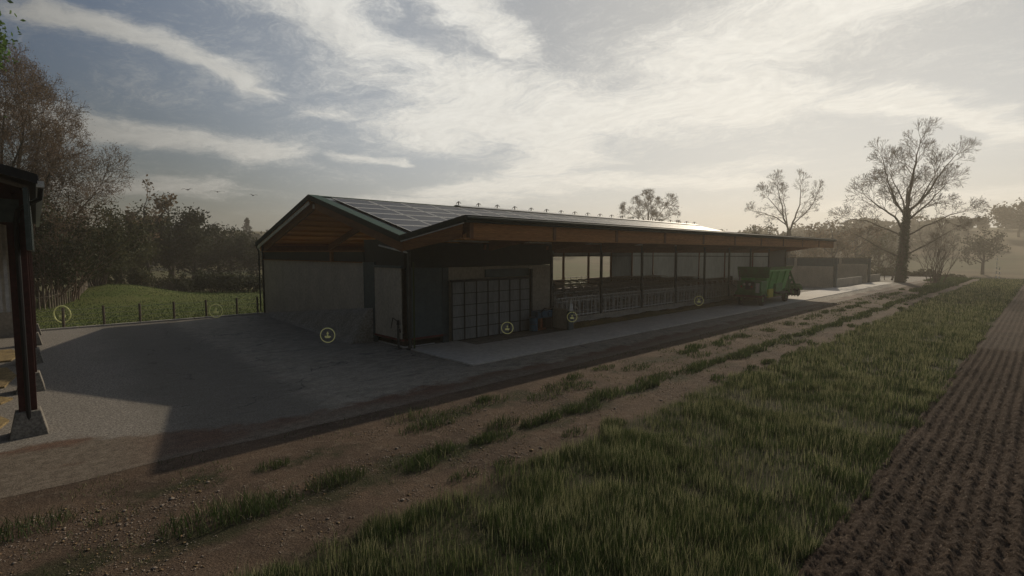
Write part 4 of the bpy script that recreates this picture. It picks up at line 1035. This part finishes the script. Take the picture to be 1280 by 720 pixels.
# far-off wood along the hills: one mass
def woodland():
    rs = np.random.RandomState(8); C = []; Sz = []
    def band(p0, p1, d0, d1, n, h0, h1):
        for _ in range(n):
            px = rs.uniform(p0, p1); d = rs.uniform(d0, d1); x, y = place(px, d); z = tz(x, y); h = rs.uniform(h0, h1); w = h * rs.uniform(.45, .6)
            m = int(230)
            v = rs.normal(size=(m, 3)); v /= np.linalg.norm(v, axis=1, keepdims=True); rad = rs.uniform(.55, 1, (m, 1)) ** .5
            lob = 1 + .25 * np.sin(v[:, :1] * 5 + rs.uniform(0, 6)) * np.sin(v[:, 1:2] * 5 + rs.uniform(0, 6))
            c = v * rad * lob * np.array([w, w, h * .42]) + np.array([x, y, z + h * .56]); C.append(c)
    band(-250, 340, 150, 215, 95, 5.5, 8.5)
    band(330, 870, 190, 260, 60, 5, 8)
    band(860, 1130, 170, 260, 80, 6, 9)
    band(1130, 1200, 200, 270, 16, 5, 7.5)
    band(1200, 1500, 265, 300, 30, 3, 6)
    c = np.vstack(C); n = len(c)
    V, F = leaves(c, n, .62, .15, 3)
    o = np_obj('woodland', V, [F], M['leaffar']); tag(o, 'hazy wooded skyline along the surrounding hills', None, None, 'stuff')
woodland()
# hedge line low behind the barn and along the meadow
def hedge(name, px0, px1, d, h, w, n, label, m):
    rs = np.random.RandomState(int(d)); x0, y0 = place(px0, d); x1, y1 = place(px1, d * 1.04)
    t_ = rs.uniform(0, 1, n); x = x0 + (x1 - x0) * t_ + rs.normal(0, w * .3, n); y = y0 + (y1 - y0) * t_ + rs.normal(0, w * .3, n)
    hh = h * (.75 + .35 * np.sin(t_ * 37) * np.sin(t_ * 11 + 2)); z = terrain(x, y) + rs.uniform(0, 1, n) ** .8 * hh
    V, F = leaves(np.stack([x, y, z], -1), n, .22, .05, 5)
    ctr = (float(x.mean()), float(y.mean()), 0.)
    r = empty(name, ctr, 0, label, 'hedge')
    np_obj('foliage', V - np.array(ctr), [F], m, parent=r)
hedge('hedge', 195, 335, 96, 1.6, 3.0, 6000, 'low hazy hedge line behind the meadow, left of the barn', M['leafolive'])
hedge('hedge', 1010, 1200, 100, 1.6, 1.8, 0 + 5000, 'low scrub line behind the bunker walls at right', M['leafolive'])

# two white stakes in the far field
for k, (px, d, lab) in enumerate(((1247, 140, 'left of two white marker stakes in the hazy far field'), (1251, 138, 'right shorter white marker stake in the hazy far field'))):
    x, y = place(px, d); z = tz(x, y)
    b = B()
    for j in range(5 if k == 0 else 3): b.tube((x, y, z + .25 + j * .9), (x + .05, y, z + .75 + j * .9), .09, n=6)
    tag(b.build('marker_stake', M['white']), lab, 'stake', 'white marker stakes in the far field')
    o = bpy.data.objects[-1] if False else None
# birds
for k, (px, d, z, sc, lab) in enumerate(((238, 105, 14.6, 1., 'leftmost of three black birds flying over the distant trees'), (275, 100, 14.0, 1.1, 'middle one of three black birds flying left of the barn ridge'), (319, 110, 14.7, .8, 'rightmost and smallest of three flying black birds'))):
    x, y = place(px, d); root = empty('bird', (x, y, z), YAW + .5 * k, lab, 'bird', 'black birds flying in the left sky')
    b = B(); b.tube((-.35, 0, 0), (0, 0, .03), .02, .11, 8).tube((0, 0, .03), (.28, 0, .04), .11, .06, 8).tube((.28, 0, .04), (.42, 0, .02), .05, .008, 6)
    b.add([(-.35, -.03, 0), (-.35, .03, 0), (-.6, .12, -.02), (-.6, -.12, -.02), (-.35, 0, .02), (-.6, 0, .0)], [(0, 1, 2, 3), (0, 4, 1), (3, 2, 5)])
    b.build('body', M['bird'], root, local=True)
    for s in (-1, 1):
        w = B(); w.add([(.15, s * .06, .05), (-.18, s * .06, .05), (-.12, s * .55 * sc, .22), (.12, s * .55 * sc, .24), (-.22, s * 1.0 * sc, .12), (-.04, s * 1.02 * sc, .12)], [(0, 1, 2, 3), (3, 2, 4, 5)])
        w.add([(.15, s * .06, .03), (-.18, s * .06, .03), (-.12, s * .55 * sc, .2), (.12, s * .55 * sc, .22), (-.22, s * 1.0 * sc, .1), (-.04, s * 1.02 * sc, .1)], [(3, 2, 1, 0), (5, 4, 2, 3)])
        w.build('wing', M['bird'], root, local=True)
mk = M['marker'].node_tree.nodes['Principled BSDF']; mk.inputs['Emission Color'].default_value = (.75, .72, .30, 1); mk.inputs['Emission Strength'].default_value = .08
# floating ring-shaped markers with a faint emissive glow
fwd = Vector((math.cos(YAW), math.sin(YAW), 0))
for (x, y, z, r0, lab) in ((7.55, 17.75, .72, .26, 'yellow ring marker in the yard before the ramp'), (13.5, 14.6, .72, .23, 'yellow ring marker over the slab before the grid door'),
                           (17.55, 14.65, .80, .22, 'yellow ring marker beside the nearest feed barrier'), (.82, 33.9, .62, .42, 'yellow ring marker by the leftmost fence post'),
                           (6.6, 29.2, .72, .34, 'yellow ring marker between two fence posts near the barn'), (31.6, 15.6, .55, .3, 'faint yellow ring marker over the feed far down the lane')):
    root = empty('ring_marker', (x, y, z), YAW - PI / 2, lab, 'ring marker', 'yellow ring markers around the barn')
    B().ring((0, 0, 0), (0, 1, 0), r0, r0 * .065, 32, 6).build('ring', M['marker'], root, local=True)
    g = B(); s = r0
    g.prism([(-.32 * s, -.38 * s), (.30 * s, -.38 * s), (.42 * s, -.12 * s), (.1 * s, -.08 * s), (0, .05 * s), (-.12 * s, -.08 * s), (-.42 * s, -.12 * s)], 'y', -.02, .02)
    g.prism([(0, .50 * s), (-.13 * s, .24 * s), (-.09 * s, .12 * s), (0, .08 * s), (.09 * s, .12 * s), (.13 * s, .24 * s)], 'y', -.02, .02)
    g.build('emblem', M['marker'], root, local=True)

# ------------------------------------------------------------------ grass
def blades(cx, cy, h, w, lean, mi, name, label, base_z=None, seed=1):
    rs = np.random.RandomState(seed); n = len(cx)
    a = rs.uniform(0, 2 * PI, n); ca, sa = np.cos(a), np.sin(a)
    fa = rs.uniform(0, 2 * PI, n); fx_, fy_ = np.cos(fa) * w, np.sin(fa) * w
    z0 = np.zeros(n) if base_z is None else base_z
    l1 = lean * h * .35; l2 = lean * h
    P = lambda ox, oy, oz: np.stack([cx + ox, cy + oy, z0 + oz], -1)
    hz = np.sqrt(np.clip(1 - lean ** 2 * .6, .2, 1)) * h
    V = np.stack([P(-fx_, -fy_, 0 * h), P(fx_, fy_, 0 * h), P(ca * l1 - fx_ * .8, sa * l1 - fy_ * .8, hz * .55), P(ca * l1 + fx_ * .8, sa * l1 + fy_ * .8, hz * .55), P(ca * l2, sa * l2, hz)], 1).reshape(-1, 3)
    b0 = np.arange(n)[:, None] * 5
    Q = b0 + np.array([[0, 1, 3, 2]]); T_ = b0 + np.array([[2, 3, 4]])
    o = np_obj(name, V, [Q, T_], [M['grassA'], M['grassB'], M['grassC']], np.concatenate([mi, mi]))
    tag(o, label, None, None, 'stuff')
def grass_band():
    rs = np.random.RandomState(12); Xs, Ys, Hs, Ws, Ls, Ms = [], [], [], [], [], []
    for (xa, xb, dens, wid) in ((1.0, 9, 3200, .0036), (9, 18, 1800, .005), (18, 35, 600, .010), (35, 60, 220, .018), (60, 97, 100, .03), (-8, 1.0, 350, .007)):
        n = int((xb - xa) * 4.9 * dens); x = rs.uniform(xa, xb, n); y = rs.uniform(1.55, 6.6, n)
        edge = 6.05 + .5 * (fnoise(x, y, 1.1, 3) - .5) + .5 * (fnoise(x, y, .35, 4) - .5)
        lo = 1.74 + .16 * (fnoise(x, y, .5, 5) - .5) * 2
        d = fnoise(x, y, .45, 6) * .55 + fnoise(x, y, 1.6, 7) * .45
        keep = (y < edge) & (y > lo) & (rs.uniform(0, 1, n) < np.clip((d - .24) * 2.4, .04, 1))
        x, y, d = x[keep], y[keep], d[keep]; m = len(x)
        tuft = np.clip((d - .42) * 4, 0, 1)
        h = (.045 + .095 * tuft) * rs.uniform(.6, 1.35, m) + .03
        kind = rs.choice([0, 1, 2], m, p=[.50, .36, .14]); 
        pale = fnoise(x, y, .9, 9); kind = np.where((pale > .6) & (rs.uniform(0, 1, m) < .4), 1, kind); kind = np.where((pale > .66) & (rs.uniform(0, 1, m) < .22), 2, kind)
        h = np.where(kind == 2, h * 1.25 + .05, h)
        Xs.append(x); Ys.append(y); Hs.append(h); Ws.append(np.full(m, wid) * np.where(kind == 2, .7, 1) * rs.uniform(.7, 1.3, m)); Ls.append(rs.uniform(.1, .75, m) * np.where(kind == 2, .5, 1)); Ms.append(kind)
    # tall pale stalks with seed heads, in loose groups
    for (xa, xb, nt, wid) in ((1, 14, 800, .0035), (14, 40, 1000, .008), (40, 95, 800, .016)):
        tx = rs.uniform(xa, xb, nt); ty = rs.uniform(2.0, 6.0, nt); k = 11
        x = (tx[:, None] + rs.normal(0, .09, (nt, k))).ravel(); y = (ty[:, None] + rs.normal(0, .09, (nt, k))).ravel(); m = len(x)
        hh = np.repeat(rs.uniform(.16, .38, nt), k) * rs.uniform(.7, 1.15, m)
        Xs.append(x); Ys.append(y); Hs.append(hh); Ws.append(np.full(m, wid)); Ls.append(rs.uniform(.03, .3, m)); Ms.append(rs.choice([1, 2], m, p=[.5, .5]))
    cat = np.concatenate
    blades(cat(Xs), cat(Ys), cat(Hs), cat(Ws), cat(Ls), cat(Ms), 'tall_grass', 'wide strip of tall rough grass between track and ploughed field')
grass_band()
def tufts():
    rs = np.random.RandomState(17); Xs, Ys, Hs, Ws, Ls, Ms = [], [], [], [], [], []
    C = [(-.35, 9.15, .42, 300, .30), (1.75, 7.75, .55, 520, .34), (2.2, 7.6, .4, 300, .3), (2.8, 9.0, .22, 160, .2), (3.35, 7.7, .34, 330, .32), (4.6, 7.5, .3, 160, .16), (-1.3, 9.6, .5, 300, .3), (.1, 6.4, .4, 260, .22), (.6, 8.7, .2, 60, .14)]
    for k in range(95):
        x = 4.8 + (k / 95.) ** 1.25 * 90; C.append((x + rs.uniform(-.3, .3), 7.45 + rs.normal(0, .16), rs.uniform(.22, .5), 190, rs.uniform(.16, .32)))
    for k in range(60):
        x = 5.5 + rs.uniform(0, 1) ** 1.2 * 80; C.append((x, 9.1 + rs.normal(0, .22), rs.uniform(.2, .5), 130, rs.uniform(.14, .28)))
    for k in range(50):
        x = rs.uniform(-6, 60); C.append((x, 6.15 + rs.normal(0, .25), rs.uniform(.15, .3), 90, rs.uniform(.12, .26)))
    for (x, y, rad, n, h) in C:
        n = int(n * (1 if x < 20 else .6)); a = rs.uniform(0, 2 * PI, n); q = rad * np.sqrt(rs.uniform(0, 1, n))
        Xs.append(x + np.cos(a) * q * 1.5); Ys.append(y + np.sin(a) * q * .7); Hs.append(h * rs.uniform(.5, 1.2, n) * (1 - .4 * q / rad))
        Ws.append(np.full(n, max(.0045, .00045 * x + .003))); Ls.append(rs.uniform(.1, .8, n)); Ms.append(rs.choice([0, 1, 2], n, p=[.6, .33, .07]))
    # thin short grass scattered over the track
    n = 26000; x = -3 + 60 * rs.uniform(0, 1, n) ** 1.6; y = rs.uniform(5.9, 10.6, n)
    d = fnoise(x, y, .6, 21) * .6 + fnoise(x, y, .18, 22) * .4; k = (d > .56) & ~((y > 6.3) & (y < 6.9)) ; x, y = x[k], y[k]; m = len(x)
    Xs.append(x); Ys.append(y); Hs.append(rs.uniform(.03, .09, m)); Ws.append(np.maximum(.004, .0005 * x)); Ls.append(rs.uniform(.2, .9, m)); Ms.append(rs.choice([0, 1, 2], m, p=[.45, .4, .15]))
    cat = np.concatenate
    blades(cat(Xs), cat(Ys), cat(Hs), cat(Ws), cat(Ls), cat(Ms), 'grass_tufts', 'scattered grass tufts growing along the dirt track', seed=2)
tufts()
def meadow():
    rs = np.random.RandomState(23); n = 60000
    x = rs.uniform(-3, 28, n); y = 33.1 + rs.uniform(0, 1, n) ** 1.3 * 45
    blades(x, y, rs.uniform(.04, .10, n), np.full(n, .016), rs.uniform(.1, .6, n), rs.choice([0, 1], n, p=[.7, .3]), 'meadow_grass', 'short green meadow grass beyond the wire fence', base_z=terrain(x, y), seed=4)
    n = 40000; x = rs.uniform(60, 112, n); y = rs.uniform(-14, 11, n); k = ((x > 97) | (y > 7)) & ~((y > 8.8) & (x < 84)); x, y = x[k], y[k]; n = len(x)
    blades(x, y, rs.uniform(.12, .38, n), np.full(n, .05), rs.uniform(.1, .6, n), rs.choice([0, 1], n, p=[.6, .4]), 'headland_grass', 'rough green grass at the far end of the ploughed field', base_z=terrain(x, y), seed=5)
meadow()
def stones():
    rs = np.random.RandomState(31); n = 30000
    x = -3 + 34 * rs.uniform(0, 1, n) ** 1.5; y = rs.uniform(6.3, 9.6, n)
    d = fnoise(x, y, .8, 33) * .6 + fnoise(x, y, .25, 34) * .4; k = d > .44; x, y = x[k], y[k]; n = len(x)
    s = rs.lognormal(-4.75, .5, n); oc = np.array([[1, 0, 0], [0, 1, 0], [-1, 0, 0], [0, -1, 0], [0, 0, .5], [.1, .1, -.5]])
    a = rs.uniform(0, 2 * PI, n); V = np.zeros((n, 6, 3))
    sc = rs.uniform(.5, 1.2, (n, 6)) * s[:, None]
    ox = oc[None, :, 0] * sc * 1.3; oy = oc[None, :, 1] * sc; V[:, :, 0] = x[:, None] + ox * np.cos(a)[:, None] - oy * np.sin(a)[:, None]; V[:, :, 1] = y[:, None] + ox * np.sin(a)[:, None] + oy * np.cos(a)[:, None]; V[:, :, 2] = .006 + oc[None, :, 2] * sc + s[:, None] * .2
    F = np.array([[0, 1, 4], [1, 2, 4], [2, 3, 4], [3, 0, 4], [1, 0, 5], [2, 1, 5], [3, 2, 5], [0, 3, 5]]); Fs = (np.arange(n)[:, None, None] * 6 + F[None]).reshape(-1, 3)
    mi = np.repeat(rs.choice([0, 1], n, p=[.6, .4]), 8)
    o = np_obj('gravel', V.reshape(-1, 3), [Fs], [M['stone'], M['litter']], mi); tag(o, 'pale stones and dry litter scattered over the track', None, None, 'stuff')
stones()

# ------------------------------------------------------------------ haze
hz = B().box(-645, 645, -645, 645, -4.5, 46).build('haze', M['black']); tag(hz, 'warm morning haze', None, None, 'stuff')
hm = bpy.data.materials.new('morning_haze'); hm.use_nodes = True; nt = hm.node_tree; nt.nodes.clear()
pv = nt.nodes.new('ShaderNodeVolumePrincipled'); mo = nt.nodes.new('ShaderNodeOutputMaterial'); nt.links.new(pv.outputs[0], mo.inputs['Volume'])
pv.inputs['Color'].default_value = (.93, .86, .74, 1); pv.inputs['Density'].default_value = .0013; pv.inputs['Anisotropy'].default_value = .5
hz.data.materials.clear(); hz.data.materials.append(hm)

# ------------------------------------------------------------------ sky, sun, camera
SUN = Vector((1.78, .53, 1.0)).normalized()
elev = math.asin(SUN.z); saz = math.atan2(SUN.x, SUN.y)     # azimuth from +Y, clockwise
w = bpy.data.worlds.new('World'); S.world = w; w.use_nodes = True
g = N(w.node_tree); bg = w.node_tree.nodes['Background']
sky = g.new('ShaderNodeTexSky', sky_type='NISHITA'); sky.sun_disc = False; sky.sun_elevation = elev; sky.sun_rotation = saz
sky.air_density = 1.0; sky.dust_density = 3.0; sky.ozone_density = 1.5; sky.altitude = 50
d = g.new('ShaderNodeTexCoord').outputs['Generated']; d = g.vm('NORMALIZE', d)
sp = g.new('ShaderNodeSeparateXYZ'); g.lk(d, sp.inputs[0])
zc = g.math('ADD', g.math('MAXIMUM', sp.outputs[2], 0.), .12)
cb = g.new('ShaderNodeCombineXYZ'); g.lk(g.math('DIVIDE', sp.outputs[0], zc), cb.inputs[0]); g.lk(g.math('DIVIDE', sp.outputs[1], zc), cb.inputs[1])
uv = cb.outputs[0]
wn = g.new('ShaderNodeTexNoise'); g.lk(uv, wn.inputs['Vector']); wn.inputs['Scale'].default_value = 2.0; wn.inputs['Detail'].default_value = 6
warp = g.vm('SCALE', g.vm('SUBTRACT', wn.outputs['Color'], (.5, .5, .5)), scale=.75)
uvw = g.vm('ADD', uv, warp)
def capsule(a, b_, wd):
    ab = (b_[0] - a[0], b_[1] - a[1], 0); L2 = ab[0] ** 2 + ab[1] ** 2
    pa = g.vm('SUBTRACT', uvw, (a[0], a[1], 0)); h_ = g.math('DIVIDE', g.vm('DOT_PRODUCT', pa, ab, out=1), L2, clamp=True)
    off = g.vm('SUBTRACT', pa, g.vm('SCALE', ab, scale=h_)); off = g.vm('MULTIPLY', off, (1, 1, 0))
    return g.ss(g.vm('LENGTH', off, out=1), wd, 0.)
caps = [((.0, 2.02), (.70, 2.33), .20, .9), ((.1, 3.15), (1.0, 3.22), .42, .9), ((.1, 4.6), (.9, 4.28), .45, .8), ((.45, 1.55), (1.22, 1.80), .30, .8), ((1.22, 1.80), (2.4, 2.05), .55, .95), ((1.62, 2.3), (2.41, 1.0), .62, .95),
        ((2.06, 1.5), (1.80, .40), .50, .8), ((2.0, 1.8), (2.6, 2.4), .45, 1.), ((2.68, .60), (3.5, .02), .26, 1.), ((3.28, 1.61), (3.53, 1.15), .22, .6), ((1.43, 3.05), (1.75, 2.92), .14, .7), ((2.4, 3.4), (3.6, 1.64), .45, .9),
        ((4.92, 1.2), (4.91, -.6), .5, .8), ((.95, 1.3), (1.3, 1.35), .2, .8), ((1.0, 2.55), (1.5, 2.25), .18, .5), ((2.2, 4.2), (2.9, 3.2), .4, .7)]
m = None
for a, b_, wd, am in caps:
    v = g.math('MULTIPLY', capsule(a, b_, wd), am); m = v if m is None else g.math('MAXIMUM', m, v)
cn = g.noise(g.scalev(uvw, (1., 1., 1)), 2.2, 9, .62); cf = g.noise(g.vm('ADD', g.scalev(uv, (1.6, .9, 1)), warp), 11, 7, .6)
cg = g.noise(g.vm('ADD', g.scalev(uv, (1.4, 1., 1)), g.vm('SCALE', warp, scale=1.8)), 34, 5, .6)
cl = g.math('ADD', g.math('MULTIPLY', m, .50), g.math('ADD', g.math('MULTIPLY', cn, .62), g.math('MULTIPLY', g.math('ADD', cf, cg), .30)))
cov = g.ss(cl, .56, 1.06)
lo = g.ss(sp.outputs[2], .0, .09)
cov = g.math('MULTIPLY', cov, g.math('ADD', g.math('MULTIPLY', lo, .5), .5))
sd = g.vm('DOT_PRODUCT', d, tuple(SUN), out=1); glow = g.math('POWER', g.math('MAXIMUM', sd, 0.), 5)
ccol = g.vm('SCALE', (1., .985, .92), scale=g.math('MULTIPLY', g.math('ADD', .80, g.math('MULTIPLY', cf, .4)), g.math('ADD', g.ss(sd, -.5, .25, 1.4, 1.95), g.ss(sd, .2, .8, 0., 7.4))))
hs = g.new('ShaderNodeHueSaturation'); g.lk(sky.outputs[0], hs.inputs['Color']); hs.inputs['Saturation'].default_value = .85; hs.inputs['Value'].default_value = 1.0
# thin high veil of cloud evens out the bright aureole round the hidden sun
lum = g.vm('LENGTH', hs.outputs[0], out=1)
veil = g.vm('SCALE', hs.outputs[0], scale=g.math('DIVIDE', 5.2, g.math('ADD', lum, 5.2)))
veil = g.vm('SCALE', veil, scale=g.math('ADD', g.ss(sd, -.6, .2, .55, .80), g.ss(sd, .3, .8, 0., 1.05)))
hv = g.new('ShaderNodeHueSaturation'); g.lk(veil, hv.inputs['Color']); g.lk(g.ss(sd, .1, .7, 1.15, .45), hv.inputs['Saturation'])
lowl = g.ss(sp.outputs[2], .42, .06)
tint = g.mix(g.ss(sd, .15, .75), g.mix(lowl, (.66, .96, 1.30), (.92, 1.05, 1.02)), (.93, 1.01, 1.08))
tint = g.mix(g.ss(sd, .18, -.15), tint, (1.16, 1.0, .76))
vcol = g.vm('MULTIPLY', hv.outputs[0], tint)
vcol = g.vm('SCALE', vcol, scale=g.math('ADD', 1., g.math('MULTIPLY', g.math('MULTIPLY', lowl, g.ss(sd, .3, .85)), .38)))
col = g.mix(g.math('MULTIPLY', cov, .86), vcol, ccol)
g.lk(col, bg.inputs['Color']); bg.inputs['Strength'].default_value = .095

sl = bpy.data.lights.new('sun', 'SUN'); sl.energy = 2.8; sl.angle = R(.6); sl.color = (1, .86, .66)
so = bpy.data.objects.new('sun', sl); link(so); so.rotation_euler = (-SUN).to_track_quat('-Z', 'Y').to_euler()

cam = bpy.data.cameras.new('camera'); co_ = bpy.data.objects.new('camera', cam); link(co_)
co_.location = (0, 0, H); co_.rotation_euler = (PI / 2 - math.atan(44 / 630), 0, YAW - PI / 2)
cam.sensor_width = 36; cam.lens = 36 * 630 / 1280; cam.clip_start = .1; cam.clip_end = 3000
S.camera = co_
S.view_settings.view_transform = 'Standard'; S.view_settings.look = 'None'; S.view_settings.exposure = -.07; S.view_settings.gamma = 1
S.render.engine = 'CYCLES'
S.cycles.use_denoising = True; S.cycles.max_bounces = 8; S.cycles.volume_bounces = 0; S.cycles.diffuse_bounces = 5; S.cycles.transparent_max_bounces = 8
